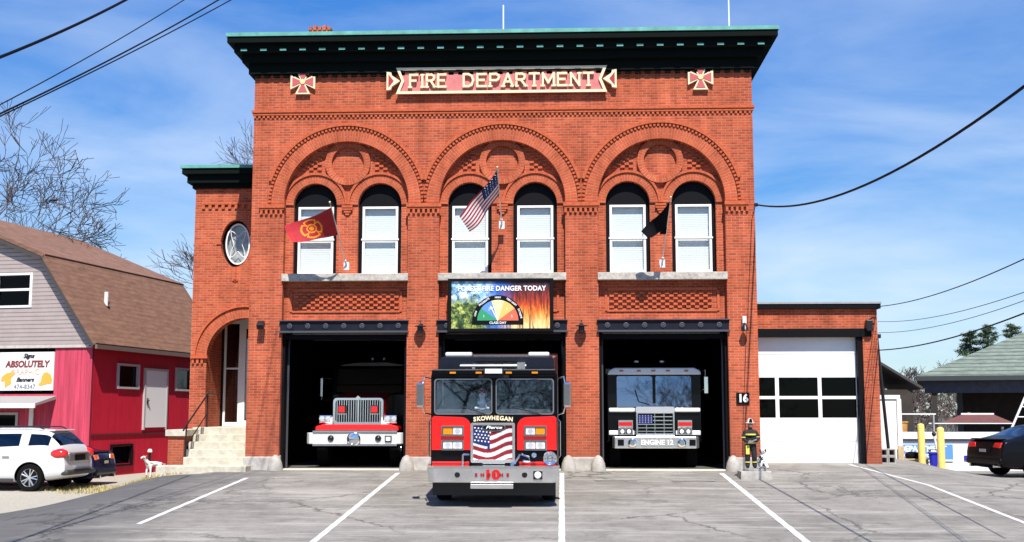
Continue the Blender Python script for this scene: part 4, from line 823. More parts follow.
# mirrors
for s_ in (-1, 1):
    mb = MB(); mb.tube([(s_ * HW, .1, 2.52), (s_ * (HW + .13), -.05, 2.56), (s_ * (HW + .16), -.08, 2.42), (s_ * (HW + .16), -.08, 1.98), (s_ * (HW + .12), -.05, 1.84), (s_ * HW, .1, 1.80)], .015); o(mb, 'mirror_arm', CHROME)
    mb = MB(); mb.box(s_ * (HW + .20) - .075, s_ * (HW + .20) + .075, -.17, -.07, 1.96, 2.45); mi = o(mb, 'mirror', CHROME, bevel=.035, seg=3)
for s_ in (-1, 1):
    mb = MB(); mb.tube([(s_ * (HW + .01), .12, 1.70), (s_ * (HW + .05), .10, 1.66), (s_ * (HW + .05), .10, .98), (s_ * (HW + .01), .12, .94)], .018); o(mb, 'grab_rail', CHROME)
    mb = MB(); mb.box(s_ * HW - .012, s_ * HW + .012, 1.28, 1.30, .6, 2.5); mb.box(s_ * HW - .02, s_ * HW + .02, 1.16, 1.24, 1.5, 1.54); o(mb, 'door_handle', CHROME)
    mb = MB(); mb.box(s_ * 1.14 - .1, s_ * 1.14 + .1, -.02, .0, .60, .80); o(mb, 'corner_step_plate', ALU)
# raised roof and body
mb = MB(); mb.slab([rrect(-1.20, 1.20, 2.60, 2.94, .08)], .95, 2.85); o(mb, 'raised_roof', BLUEBLK, bevel=.03)
mb = MB(); mb.tube([(-.75, .80, 2.76), (.62, .80, 2.76)], .03, 8); mb.box(-.5, -.44, .78, .94, 2.64, 2.80); mb.box(.44, .60, .72, .94, 2.66, 2.83); o(mb, 'roof_rail', ALU)
mb = MB(); mb.box(-.44, .46, .86, .93, 2.86, 2.90); o(mb, 'roof_louvre', BLACKM)
for xa, xb in ((-1.08, -.52), (.66, 1.10)): mb = MB(); mb.box(xa, xb, 1.0, 1.22, 2.95, 3.04); o(mb, 'light_bar', mat('light_bar_white', (.66, .66, .64), .3, coat=.4), bevel=.03)
mb = MB(); mb.box(-.50, .66, 1.08, 1.16, 2.95, 2.99); o(mb, 'light_bar_link', CHROME)
mb = MB(); mb.box(-HW + .01, HW - .01, 2.95, 8.6, .60, 2.95); o(mb, 'body', mat('dark_red_body', (.05, .005, .005), .3, coat=.5), bevel=.04)
mb = MB(); mb.box(-1.22, 1.22, -.1, .3, .22, .50); mb.box(-.9, .9, .2, 8.4, .35, .60); mb.box(-1.2, 1.2, -.18, .1, .45, .50); o(mb, 'chassis_and_shade_skirt', BLACKM)  # first box: low black skirt added for the shade under the bumper
for s_ in (-1, 1):
    mb = MB(); mb.box(min(s_ * 1.25, s_ * .7), max(s_ * 1.25, s_ * .7), .25, 1.35, .56, .90); o(mb, 'wheel_well', BLACKM)
    wheel(fe, s_ * 1.08, .95, .50, face=s_)
    wheel(fe, s_ * 1.08, 6.3, .50, face=s_)
# stuffed dog with a red cap on the dashboard
pd = thing('plush_dog', 'small white stuffed dog in a red cap sitting behind the fire engine windscreen', 'stuffed toy', (EX - .26, EY + .24, g(EX, EY) + 1.93))
skin('body', [(0, 0, .02, .075), (0, 0, .14, .065), (0, 0, .22, .045), (-.09, -.06, .04, .035), (-.15, -.10, .02, .03), (.09, -.06, .04, .035), (.15, -.10, .02, .03), (-.09, -.06, .15, .028), (.07, -.08, .12, .026), (.09, -.10, .05, .026), (0, -.02, .31, .085), (0, -.10, .29, .045)],
     [(0, 1), (1, 2), (0, 3), (3, 4), (0, 5), (5, 6), (1, 7), (1, 8), (8, 9), (2, 10), (10, 11)], mat('plush_white', (.75, .73, .70), .95, bump=.3, scale=30), pd)
for s_ in (-1, 1): mb = MB(); mb.ball((s_ * .085, -.01, .30), .035, (.6, .8, 1.5), 8); mb.obj('ear', BLACKP, pd, smooth='all'); mb = MB(); mb.ball((s_ * .03, -.09, .335), .012, n=6); mb.obj('eye', BLACKP, pd)
mb = MB(); mb.ball((0, -.145, .30), .016, n=6); mb.obj('nose', BLACKP, pd); mb = MB(); mb.lathe([(.10, .36), (.09, .37), (.07, .42), (.02, .44)], (0, -.01, 0)); mb.obj('cap', MATS['numeral_red'], pd, smooth=True)

# ---- engine inside the left bay: long-nosed, red, only its lit front shows
f2 = thing('fire_engine', 'long nosed fire engine with a tall barred grille, parked inside the left bay', 'fire engine', (-5.48, .90, .03)); o = lambda mb, nm, m, p=None, **k: mb.obj(nm, m, p or f2, **k)
mb = MB(); mb.slab([[(-1.30, .06), (-1.22, -.05), (1.22, -.05), (1.30, .06), (1.30, .2), (-1.30, .2)]], .62, .92, 'xy'); b_ = o(mb, 'bumper', mat('bumper_white', (.62, .62, .61), .3, coat=.4), bevel=.02)
for z in (.575, .925): mb = MB(); mb.slab([[(-1.15, .1), (-1.12, -.08), (1.12, -.08), (1.15, .1)]], z, z + .045, 'xy'); mb.obj('bumper_rail', CHROME, b_)
mb = MB(); mb.lathe([(.17, -.055), (.18, -.12), (.15, -.14), (.13, -.11), (.05, -.13), (.01, -.13)], (-.02, 0, .76), 'y', 24); mb.obj('siren', CHROME, b_, smooth=True)
for x_ in (-.64, .62): mb = MB(); mb.lathe([(.085, -.055), (.08, -.08), (.05, -.07), (.02, -.09)], (x_, 0, .77), 'y', 14); mb.obj('horn', BLACKM, b_, smooth=True)
mb = MB(); mb.box(.80, .98, -.09, -.052, .68, .84); mb.obj('fog_lamp', BLACKM, b_, bevel=.01); mb = MB(); mb.box(.83, .95, -.10, -.091, .71, .81); mb.obj('lens', CLEARW, b_)
mb = MB(); mb.slab([[(-1.12, .97), (1.14, .97), (1.12, 1.09), (.9, 1.14), (-.9, 1.14), (-1.10, 1.09)]], .15, .9); o(mb, 'fender', RED, bevel=.04, seg=3)
mb = MB(); mb.slab([rrect(-.66, .70, 1.12, 1.84, .10), rrect(-.59, .63, 1.20, 1.78, .07)], .28, .42); gr = o(mb, 'grille_surround', CHROME, bevel=.01)
for k in range(19):
    mb = MB(); x_ = -.56 + k * .064; mb.box(x_ - .010, x_ + .010, .33, .37, 1.20, 1.78); mb.obj('grille_bar', CHROME, gr)
mb = MB(); mb.box(.0, .045, .27, .36, 1.17, 1.80); mb.obj('grille_centre_bar', CHROME, gr); mb = MB(); mb.slab([[(.02, 1.76), (.10, 1.83), (.02, 1.90), (-.06, 1.83)]], .24, .28); mb.obj('badge', CHROME, gr)
mb = MB(); mb.box(-.6, .64, .40, .42, 1.18, 1.80); mb.obj('grille_mesh', BLACKP, gr)
for x_ in (-.42, .46):
    mb = MB(); mb.box(x_ - .11, x_ + .11, .25, .31, 1.43, 1.64); w_ = o(mb, 'warning_light', BLACKM); mb = MB(); mb.box(x_ - .085, x_ + .085, .235, .249, 1.45, 1.62); mb.obj('lens', REDLENS, w_); mb = MB(); mb.box(x_ - .11, x_ + .11, .26, .30, 1.40, 1.42); mb.obj('light_trim', CHROME, w_)
for s_ in (-1, 1):
    mb = MB(); mb.box(min(s_ * .70, s_ * 1.06) + .02, max(s_ * .70, s_ * 1.06) + .02, .25, .5, 1.16, 1.38); h_ = o(mb, 'headlamp', CHROME, bevel=.03)
    for q in (0, 1): mb = MB(); mb.lathe([(.075, .245), (.065, .225), (.02, .215)], (s_ * (.80 + q * .17) + .02, 0, 1.28), 'y', 14); mb.obj('lens', LENS, h_, smooth=True)
    mb = MB(); mb.hexa([(s_ * .66, .2, 1.12), (s_ * .98, .2, 1.12), (s_ * .98, .3, 1.12), (s_ * .66, .3, 1.12), (s_ * .66, .2, 1.34), (s_ * .74, .2, 1.16), (s_ * .74, .3, 1.16), (s_ * .66, .3, 1.34)]); o(mb, 'lamp_bracket', WHITE)
mb = MB(); mb.slab([[(.42, 1.0), (.42, 1.80), (1.0, 1.92), (2.0, 2.02), (2.0, 1.0)]], -.68, .72, 'yz'); o(mb, 'hood', RED, bevel=.06, seg=3)
mb = MB(); mb.slab([[(2.0, .7), (2.0, 1.95), (2.35, 2.75), (3.8, 2.85), (3.8, .7)]], -1.05, 1.10, 'yz'); o(mb, 'cab', DK, bevel=.06)
mb = MB(); mb.slab([[(1.99, 2.0), (2.33, 2.72), (2.32, 2.73), (1.98, 2.01)]], -.9, .95, 'yz'); o(mb, 'windscreen', PRIV)
mb = MB(); mb.slab([[(-.82, 2.80), (-.4, 2.86), (.5, 2.87), (.95, 2.80), (.95, 2.775), (-.82, 2.775)]], 2.28, 2.5); o(mb, 'roof_visor', mat('visor_grey', (.12, .11, .105), .5))
for x_ in (.05, .38): mb = MB(); mb.ball((x_, 2.4, 2.98), .045, n=8); o(mb, 'roof_marker', LENS, smooth='all')
mb = MB(); mb.box(-1.30, -1.24, 1.7, 1.75, 1.9, 2.4); mb.tube([(-1.05, 1.95, 2.4), (-1.27, 1.75, 2.42), (-1.27, 1.75, 1.8), (-1.05, 1.95, 1.8)], .012); o(mb, 'mirror', CHROME)
mb = MB(); mb.box(-1.15, 1.15, 3.85, 8.5, .6, 2.85); o(mb, 'body', MATS['dark_red_body'])
for s_ in (-1, 1): wheel(f2, s_ * .98, 1.0, .47, .50, face=s_); wheel(f2, s_ * .98, 6.2, .47, .50, face=s_)

# ---- engine inside the right bay: flat-faced, black over white
f3 = thing('fire_engine', 'flat faced black and white fire engine with ENGINE 12 on its bumper', 'fire engine', (2.42, .90, .03)); o = lambda mb, nm, m, p=None, **k: mb.obj(nm, m, p or f3, **k)
HW = 1.22
WCAB = mat('white_gloss_paint', (.72, .72, .72), .25, coat=.6)
mb = MB(); mb.slab([rrect(-HW, HW, .8, 2.52, .05), rrect(-.98, -.04, 1.60, 2.42, .06), rrect(.04, .98, 1.60, 2.42, .06)], .1, .16)
for s_ in (-1, 1): mb.slab([rect(.16, 2.8, .7, 2.5), rrect(.35, 1.2, 1.7, 2.4, .06)], s_ * HW, s_ * (HW - .05), 'yz')
mb.box(-HW, HW, .16, 2.8, 2.44, 2.5); mb.box(-HW + .05, HW - .05, 2.7, 2.8, .7, 2.5); mb.box(-HW + .05, HW - .05, .2, .5, 1.2, 1.56); o(mb, 'cab', DK, bevel=.01)
mb = MB(); mb.slab([[(-1.24, 2.44), (1.24, 2.44), (1.20, 2.55), (1.05, 2.62), (-1.05, 2.62), (-1.20, 2.55)]], -.02, .6); vi = o(mb, 'visor', WCAB, bevel=.03)
for x_ in (-.86, -.40, -.02, .36, .84): mb = MB(); mb.box(x_ - .05, x_ + .05, -.045, -.015, 2.52, 2.56); mb.obj('marker_light', mat('dim_amber', (.45, .12, .02), .3), vi)
mb = MB(Matrix.Translation((0, .13, 2.0)) @ Matrix.Rotation(radians(-5), 4, 'X')); mb.slab([rect(-.98, .98, -.41, .41)], -.003, .003); o(mb, 'windscreen', WIND3)
for xa, xb in ((-1.20, -.36 - .15), (.53, 1.20)): mb = MB(); mb.box(xa, xb, .02, .1, 1.46, 1.57); o(mb, 'white_band', WCAB, bevel=.03)
for xa, xb in ((-1.20, -.53), (.55, 1.20)): mb = MB(); mb.box(xa, xb, .05, .1, .86, .98); o(mb, 'white_stripe', WCAB, bevel=.02)
mb = MB(); mb.slab([rect(-.50, .52, .84, 1.56), rect(-.44, .46, .90, 1.42)], -.04, .1); gr = o(mb, 'grille_surround', CHROME, bevel=.015)
mb = MB(); mb.slab([rrect(-.50, .52, 1.44, 1.60, .05)], -.07, -.042); mb.obj('name_plate', mat('plate_silver', (.6, .6, .6), .3, metal=.5), gr)
mb = MB(); mb.slab([rect(-.44, .46, .90, 1.42)], .0, .03); mb.obj('grille_back', BLACKP, gr)
mb = MB(); mb.box(-.43, -.06, -.02, -.002, 1.16, 1.41); mb.obj('grille_canton', mat('grille_canton_navy', (.01, .015, .12), .5), gr)
for k, z in enumerate((.96, 1.05, 1.14, 1.24, 1.34)): mb = MB(); mb.box(-.44 if k < 3 else -.05, .46, -.035, -.01, z - .012, z + .012); mb.obj('grille_bar', CHROME, gr)
for x_ in (-.22, .0, .24): mb = MB(); mb.box(x_ - .008, x_ + .008, -.03, -.012, .90, 1.42 if x_ > -.1 else 1.14); mb.obj('grille_upright', CHROME, gr)
for k in range(5):
    for q in range(4): mb = MB(); mb.box(-.40 + k * .075, -.385 + k * .075, -.026, -.021, 1.19 + q * .055, 1.205 + q * .055); mb.obj('grille_star', TEXTW, gr)
for s_ in (-1, 1):
    xa, xb = sorted((s_ * .58 + .01, s_ * .97 + .01))
    mb = MB(); mb.slab([rect(xa, xb, 1.06, 1.25)], .0, .1); b_ = o(mb, 'lamp_bezel', CHROME, bevel=.01)
    mb = MB(); mb.box(xa + .02, xb - .02, -.02, .0, 1.10, 1.20); mb.obj('turn_signal', REDLENS, b_)
    mb = MB(); mb.slab([rect(xa, xb, .87, 1.04)], .0, .1); b_ = o(mb, 'lamp_bezel', CHROME, bevel=.01)
    for q in (0, 1): mb = MB(); cx = xa + (xb - xa) * (.28 + .44 * q); mb.box(cx - .075, cx + .075, -.015, .0, .895, 1.015); h_ = mb.obj('headlight', BLACKM, b_); mb = MB(); mb.lathe([(.055, -.016), (.05, -.025), (.01, -.03)], (cx, 0, .955), 'y', 14); mb.obj('lens', CLEARW, h_)
mb = MB(); mb.slab([[(-1.12, .0), (-1.06, -.14), (1.06, -.14), (1.15, .0)]], .52, .82, 'xy'); bp = o(mb, 'bumper', ALU, bevel=.015)
mb = MB(); mb.box(-.36, .44, -.150, -.142, .58, .76); mb.obj('number_panel', GREYP, bp); text('ENGINE 12', .175, (.04, -.156, .67), TEXTW, bp, off=.005)
for x_ in (-.60, .68): mb = MB(); mb.lathe([(.10, -.142), (.11, -.19), (.08, -.21), (.04, -.16)], (x_, 0, .67), 'y', 16); mb.obj('horn', CHROME, bp, smooth=True)
for x_ in (-.90, .96): mb = MB(); mb.box(x_ - .08, x_ + .08, -.150, -.141, .59, .75); mb.obj('step_pocket', BLACKP, bp)
for x_ in (-.44, .24): mb = MB(); mb.ball((x_, .4, 2.80), .075, (1, .6, .5), 10); o(mb, 'roof_light', LENS, smooth='all')
mb = MB(); mb.tube([(HW, .2, 2.5), (HW + .12, 0, 2.56), (HW + .12, 0, 2.1), (HW, .2, 2.0)], .015); mb.box(HW + .08, HW + .18, -.06, .02, 1.95, 2.38); o(mb, 'mirror', CHROME, bevel=.01)
for x_, e in ((-.12, -.5), (.15, .42)): mb = MB(); mb.tube([(x_, .06, 1.66), ((x_ + e) / 2 - .1, .06, 1.74), (e, .05, 2.05)], .012); o(mb, 'wiper', BLACKM)
for x_ in (-.5, .55): mb = MB(Matrix.Translation((x_, .55, 1.66)) @ Matrix.Rotation(radians(60), 4, 'X')); mb.tube([(.2 * cos(a * pi / 10), .2 * sin(a * pi / 10), 0) for a in range(21)], .02); o(mb, 'steering_wheel' if x_ > 0 else 'dash_hoop', WCAB)
mb = MB(); mb.box(-HW + .05, HW - .05, 2.85, 8.3, .6, 2.7); o(mb, 'body', BLUEBLK)
for s_ in (-1, 1): wheel(f3, s_ * 1.02, .95, .47, .48, face=s_); wheel(f3, s_ * 1.02, 6, .47, .48, face=s_)

# ---- cars
def car(name, label, cat, loc, rz, st_, paint, glassm, wheels, arch_r, rw, W, bits, spokes=5, group=None):
    """st_: stations along x from nose (+x) to tail: (x, z_bottom, z_belt, z_roof, half width low, half width belt, half width roof, tag)
       a tag 'g' makes the side glass from this station to the next; 'w' the sloping top (screen) glass; 'gw' both"""
    t = thing(name, label, cat, loc, (0, 0, rz), group)
    mb = MB(); rings = []
    for (x, zb, zs, zr, wl, wb, wr, tg) in st_:
        zm = zb + (zs - zb) * .45; pts = [(0, zb), (wl * .82, zb), (wl, zb + .07), (wb * 1.0, zm), (wb * .985, zs - .05), (wb * .955, zs), (wr + (wb * .955 - wr) * .12, zs + (zr - zs) * .86), (wr * .90, zr - .01 if zr > zs else zr), (0, zr + .02)]
        rings.append([(x, p[0], p[1]) for p in pts] + [(x, -p[0], p[1]) for p in pts[-2:0:-1]])
    V = [[mb.v(p) for p in r] for r in rings]; n = len(rings[0])
    for i in range(len(rings) - 1):
        tg = st_[i][7]
        for j in range(n):
            k = min(j, n - 1 - j); mb.m = 1 if (('g' in tg and k == 5) or ('w' in tg and k in (6, 7))) else 0; mb.face([V[i][j], V[i][(j + 1) % n], V[i + 1][(j + 1) % n], V[i + 1][j]])
    mb.m = 0; mb.face(V[0]); mb.face(V[-1][::-1]); bmesh.ops.recalc_face_normals(mb.bm, faces=mb.bm.faces)
    me = bpy.data.meshes.new('tmp'); mb.bm.to_mesh(me); mb.bm.free(); ob = bpy.data.objects.new('tmp', me); COL.objects.link(ob)
    me.materials.append(paint); me.materials.append(glassm); me.materials.append(BLACKP)
    q = ob.modifiers.new('s', 'SUBSURF'); q.levels = q.render_levels = 3
    cut = MB()
    for wx_ in wheels:
        for s_ in (-1, 1): cut.cyl((wx_, s_ * (W - .32), rw), (wx_, s_ * (W + .2), rw), arch_r, n=32)
    bmesh.ops.recalc_face_normals(cut.bm, faces=cut.bm.faces); cm = bpy.data.meshes.new('c'); cut.bm.to_mesh(cm); cut.bm.free(); co = bpy.data.objects.new('cut', cm); COL.objects.link(co); cm.materials.append(BLACKP)
    bo = ob.modifiers.new('b', 'BOOLEAN'); bo.operation = 'DIFFERENCE'; bo.object = co; bo.solver = 'EXACT'; bo.material_mode = 'TRANSFER'
    res = bake(ob, 'body'); bpy.data.objects.remove(co)
    gi = [i for i, m_ in enumerate(res.materials) if m_ == glassm][0]
    for nm_, keep, mm in (('body', False, None), ('windows', True, glassm)):
        bm = bmesh.new(); bm.from_mesh(res); bmesh.ops.delete(bm, geom=[f for f in bm.faces if (f.material_index == gi) != keep], context='FACES')
        m2 = bpy.data.meshes.new(nm_); bm.to_mesh(m2); bm.free()
        for m_ in res.materials: m2.materials.append(m_)
        for p in m2.polygons: p.use_smooth = True
        try: m2.set_sharp_from_angle(angle=radians(50))
        except Exception: pass
        link(nm_, m2, None, t) if not m2.materials else None
        if m2.materials: oo = bpy.data.objects.new(nm_, m2); COL.objects.link(oo); oo.parent = t
    mb = MB(); mb.box(-1.9, 1.7, -W + .25, W - .25, .5, .62); mb.box(-1.2, .9, -W + .2, W - .2, .6, 1.05); mb.obj('cabin_floor', BLACKP, t)
    for wx_ in wheels:
        for s_ in (-1, 1): ty = wheel(t, wx_, s_ * (W - .12), rw, rw, .22, 'y', face=s_, spokes=spokes)
    bits(t); return t
SILV = mat('pearl_white_car_paint', (.62, .62, .60), .25, coat=.9); CARB = mat('black_car_paint', (.003, .003, .004), .3, coat=.12, spec=.15); CARN = mat('navy_car_paint', (.005, .007, .045), .2, coat=.4, spec=.3)
TAIL = mat('tail_lamp_red', (.62, .015, .01), .12, coat=1); TAILO = mat('tail_lamp_orange', (.85, .14, .01), .15, coat=1)
suv_st = [(2.30, .42, .72, .72, .70, .72, .60, ''), (2.22, .25, .86, .88, .82, .84, .70, ''), (1.8, .22, .98, 1.0, .88, .90, .76, ''), (1.15, .20, 1.04, 1.10, .90, .915, .76, 'w'), (.55, .20, 1.06, 1.56, .90, .92, .66, ''), (.45, .20, 1.06, 1.60, .90, .92, .67, 'g'),
          (-.20, .20, 1.08, 1.67, .90, .92, .68, 'g'), (-.22, .20, 1.08, 1.67, .90, .92, .68, 'g'), (-.98, .22, 1.12, 1.67, .90, .92, .67, 'g'), (-1.04, .22, 1.125, 1.665, .90, .92, .67, ''), (-1.30, .23, 1.14, 1.655, .90, .92, .66, 'g'), (-1.70, .25, 1.16, 1.62, .90, .915, .64, 'g'), (-1.86, .27, 1.16, 1.59, .89, .91, .62, 'w'), (-2.22, .32, 1.13, 1.18, .86, .88, .72, ''), (-2.30, .34, 1.0, 1.02, .84, .86, .70, ''), (-2.36, .40, .72, .74, .82, .84, .70, ''), (-2.37, .44, .66, .68, .80, .82, .68, '')]
def suvbits(t):
    for s_ in (-1, 1):
        mb = MB(); mb.ball((-2.15, s_ * .765, .99), 1, (.27, .165, .15), 14); mb.obj('tail_light', TAIL, t, smooth='all')
        mb = MB(); mb.tube([(.5, s_ * .66, 1.64), (.35, s_ * .66, 1.70), (-1.5, s_ * .64, 1.70), (-1.65, s_ * .64, 1.64)], .018); mb.obj('roof_rail', BLACKM, t)
        mb = MB(); mb.box(.42, .62, min(s_ * .92, s_ * 1.08), max(s_ * .92, s_ * 1.08), 1.04, 1.18); mb.obj('door_mirror', SILV, t, bevel=.03)
        mb = MB(); mb.box(-.96, .96, min(s_ * .86, s_ * .925), max(s_ * .86, s_ * .925), .24, .34); mb.obj('sill_trim', mat('dark_cladding', (.04, .04, .04), .6), t, bevel=.02)
        for hx in (-.75, .15): mb = MB(); mb.box(hx - .1, hx + .1, min(s_ * .915, s_ * .945), max(s_ * .915, s_ * .945), .90, .93); mb.obj('door_handle', CHROME, t, bevel=.008)
    mb = MB(); mb.box(-2.385, -2.2, -.62, .62, .74, 1.02); mb.obj('tailgate_shade_panel', mat('tailgate_shade_grey', (.34, .33, .31), .3, metal=.6), t, bevel=.04)  # grey panel paints shade and reflection on the white car's tailgate
    mb = MB(); mb.box(-2.41, -2.36, -.28, .28, .80, .95); mb.obj('plate_recess', BLACKP, t); mb = MB(); mb.box(-2.425, -2.38, -.40, .40, .965, .99); mb.obj('tailgate_trim', CHROME, t)
    mb = MB(); mb.box(-2.46, -2.1, -.84, .84, .42, .56); mb.obj('rear_bumper', MATS['dark_cladding'], t, bevel=.05); mb = MB(); mb.box(-2.475, -2.4, -.5, .5, .57, .60); mb.obj('bumper_trim', CHROME, t)
    mb = MB(); mb.box(-1.93, -1.72, -.58, .58, 1.585, 1.63); mb.obj('spoiler', SILV, t, bevel=.02)
car('parked_suv', 'pearl white suv with dark roof rails parked before the red gabled building', 'suv', (-15.58, 1.86, g(-14.5, 1.9) + .012), pi + radians(-3), suv_st, SILV, PRIV, (1.43, -1.42), .42, .36, .915, suvbits)
sed_st = [(2.35, .40, .62, .62, .66, .68, .55, ''), (2.28, .24, .74, .76, .80, .82, .66, ''), (1.8, .18, .84, .87, .86, .88, .72, ''), (1.0, .17, .92, .96, .88, .90, .74, 'w'), (.20, .17, .94, 1.38, .88, .905, .60, ''), (.12, .17, .94, 1.41, .88, .905, .60, 'g'), (-.50, .17, .95, 1.44, .88, .905, .60, 'g'),
          (-.52, .17, .95, 1.44, .88, .905, .60, 'g'), (-1.05, .18, .97, 1.38, .88, .90, .58, 'g'), (-1.12, .18, .97, 1.36, .88, .90, .57, 'w'), (-1.80, .20, .98, 1.06, .87, .89, .66, ''), (-2.20, .24, .98, 1.02, .85, .87, .70, ''), (-2.30, .28, .92, .96, .83, .85, .68, ''), (-2.36, .34, .70, .72, .80, .82, .66, ''), (-2.38, .38, .60, .62, .78, .80, .64, '')]
def sedbits(lampm, plate):
    def f(t):
        for s_ in (-1, 1):
            mb = MB(); mb.hexa([(-2.08, s_ * .85, .80), (-2.37, s_ * .72, .78), (-2.35, s_ * .40, .80), (-2.2, s_ * .40, .80), (-2.0, s_ * .87, .90), (-2.32, s_ * .74, .93), (-2.32, s_ * .46, .93), (-2.2, s_ * .46, .93)]); mb.obj('tail_light', lampm, t, bevel=.015, seg=3)
            mb = MB(); mb.box(.45, .62, min(s_ * .90, s_ * 1.04), max(s_ * .90, s_ * 1.04), .96, 1.08); mb.obj('door_mirror', CARB, t, bevel=.03)
            mb = MB(); mb.cyl((-2.45, s_ * .55, .30), (-2.2, s_ * .55, .30), .04); mb.obj('tailpipe', CHROME, t)
        mb = MB(); mb.box(-2.40, -2.34, -.27, .27, .66, .80); r_ = mb.obj('plate_recess', BLACKP, t); mb = MB(); mb.box(-2.405, -2.399, -.15, .15, .67, .75); mb.obj('licence_plate', plate, r_)
        mb = MB(); mb.box(-2.43, -2.1, -.80, .80, .34, .52); mb.obj('rear_bumper', CARB, t, bevel=.06)
        mb = MB(); mb.box(-2.31, -2.10, -.66, .66, 1.0, 1.03); mb.obj('boot_lip', CARB, t, bevel=.01)
    return f
car('parked_sedan', 'navy sedan with orange tail lights half hidden behind the white suv', 'sedan', (-15.75, 4.05, g(-14.5, 4) - .04), pi, sed_st, CARN, PRIV, (1.40, -1.38), .39, .33, .90, sedbits(TAILO, mat('plate_white', (.5, .5, .48), .5)), spokes=0)
car('parked_coupe', 'black coupe with red tail lights parked at the right before the white wall', 'car', (13.75, 3.15, g(12.3, 3) + .03), radians(14), sed_st, CARB, PRIV, (1.40, -1.38), .39, .34, .90, sedbits(TAIL, mat('plate_silver_blue', (.35, .36, .38), .5)))
#@@SURR
# ------------------------------------------------------------------ red gambrel building on the left (own frame: x along the side wall going back, y along the gable to the left)
ba = thing('gambrel_building', 'red board building with a brown shingled gambrel roof and pale clapboard gable', 'building', (-15.29, 7.5, -.63), (0, 0, radians(80)))
# local x -> back along the side wall, local y -> leftwards along the gable, z up from the ground (-.63 in the world)
BW, BL = 13.1, 9.0; ZE, ZB, ZP = 4.55, 7.22, 9.15; Zt = 4.33
ob = lambda mb, nm, m, p=None, **k: mb.obj(nm, m, p or ba, **k)
REDB = linesmat('red_boards_side', (.50, .010, .032), (.20, .004, .012), 0, .22, .05, var=.16, vscale=5, streak=(1, 1, .12))
REDG = linesmat('sun_glare_red_boards', (.50, .055, .095), (.22, .015, .03), 1, .20, .06, var=.35, vscale=5, streak=(1, 1.4, .10))  # paler, pinker than the side boards: sun glare put into the colour
SIDING = linesmat('pale_clapboards', (.40, .335, .31), (.09, .07, .07), 2, .135, .30, var=.10, vscale=2)
SHING = linesmat('brown_shingles', (.21, .112, .072), (.07, .035, .025), 2, .16, .12, var=.35, vscale=2.2, streak=(1, 1, 3.5))
prof = [(0, ZE), (1.87, ZB), (BW / 2, ZP), (BW - 1.87, ZB), (BW, ZE)]
mb = MB(); win = rect(2.38, 3.60, 5.66, 6.66)
mb.slab([[(0, Zt), (BW, Zt), (BW, ZE)] + prof[::-1][1:-1] + [(0, ZE)], win], -.03, .1, 'yz'); ob(mb, 'gable_wall', SIDING)
mb = MB(); mb.box(-.06, .06, -.03, BW, Zt - .10, Zt - .002); mb.box(-.05, .02, -.04, .09, Zt, ZE - .1); ob(mb, 'gable_trim', mat('weathered_trim', (.50, .44, .40), .7, var=.2))
mb = MB(); mb.slab([[(0, 0), (1.36, 0), (1.36, Zt - .10), (0, Zt - .10)]], 0, .1, 'yz'); mb.slab([[(1.36, 0), (BW, 0), (BW, 2.72), (1.36, 2.72)], rect(2.62, 5.3, .9, 2.12)], .012, .1, 'yz'); ob(mb, 'front_wall', REDG)
mb = MB(); mb.slab([rect(1.36, BW, 2.72, Zt - .10)], .45, .5, 'yz'); ob(mb, 'sign_recess', BLACKP)
mb = MB(); mb.slab([rect(0.1, BL, .0, ZE - .05), rect(1.58, 2.84, 3.0, 3.70), rect(5.58, 6.74, 3.0, 3.70), rect(1.35, 2.58, .40, .98)], .0, .1); ob(mb, 'side_wall', REDB)
mb = MB(); mb.box(.06, BL, -.035, -.001, 1.36, 1.42); ob(mb, 'side_rail', mat('dark_red_trim', (.10, .003, .008), .8))
mb = MB(); mb.box(BL - .1, BL, .102, BW, 0, ZE); mb.box(.11, BL - .1, BW - .1, BW, 0, ZE); ob(mb, 'rear_wall', REDB)
mb = MB(); mb.slab([prof], BL - .1, BL - .02, 'yz'); ob(mb, 'rear_gable', SIDING)
mb = MB()   # roof
ov_, th = .28, .12
for a_, b_ in ((0, 1), (1, 2), (2, 3), (3, 4)):
    (y0, z0), (y1, z1) = prof[a_], prof[b_]; d = Vector((y1 - y0, z1 - z0)).normalized(); n_ = Vector((-d.y, d.x)); e0 = .33 if a_ == 0 else (.10 if a_ == 1 else 0); e1 = .33 if b_ == 4 else (.10 if b_ == 3 else 0)
    p0 = Vector((y0, z0)) - d * e0; p1 = Vector((y1, z1)) + d * e1; q = MB
    for c_ in (0,):
        lo = [p0 + n_ * .01, p1 + n_ * .01, p1 + n_ * (.01 + th), p0 + n_ * (.01 + th)]
        if a_ in (1, 2): lo = [v_ + n_ * .02 for v_ in lo]
        pc = MB(); pc.slab([[(v_.x, v_.y) for v_ in lo]], -ov_, BL + .2, 'yz'); pc.obj('roof_slope', SHING, ba)
        pc = MB(); pc.slab([[(v_.x, v_.y) for v_ in [p0 - n_ * .10, p1 - n_ * .10, p1 + n_ * .008, p0 + n_ * .008]]], -ov_ + .01, -ov_ + .06, 'yz'); pc.obj('rake_board', mat('dark_rake', (.05, .045, .045), .7), ba)
mb.bm.free()
mb = MB(); mb.box(-ov_, BL + .15, -.33, -.25, ZE - .38, ZE - .24); ob(mb, 'eave_gutter', mat('gutter_brown', (.16, .11, .09), .6))
mb = MB(); mb.box(-ov_ + .02, BL + .1, -.24, -.005, ZE - .30, ZE - .26); ob(mb, 'soffit', BLACKP)
mb = MB(); mb.slab([[(1.87 - .10, ZB - .05), (1.87 - .14, ZB - .11), (1.87 - .02, ZB + .04)]], -ov_, BL + .2, 'yz'); ob(mb, 'roof_break_trim', BLACKP)
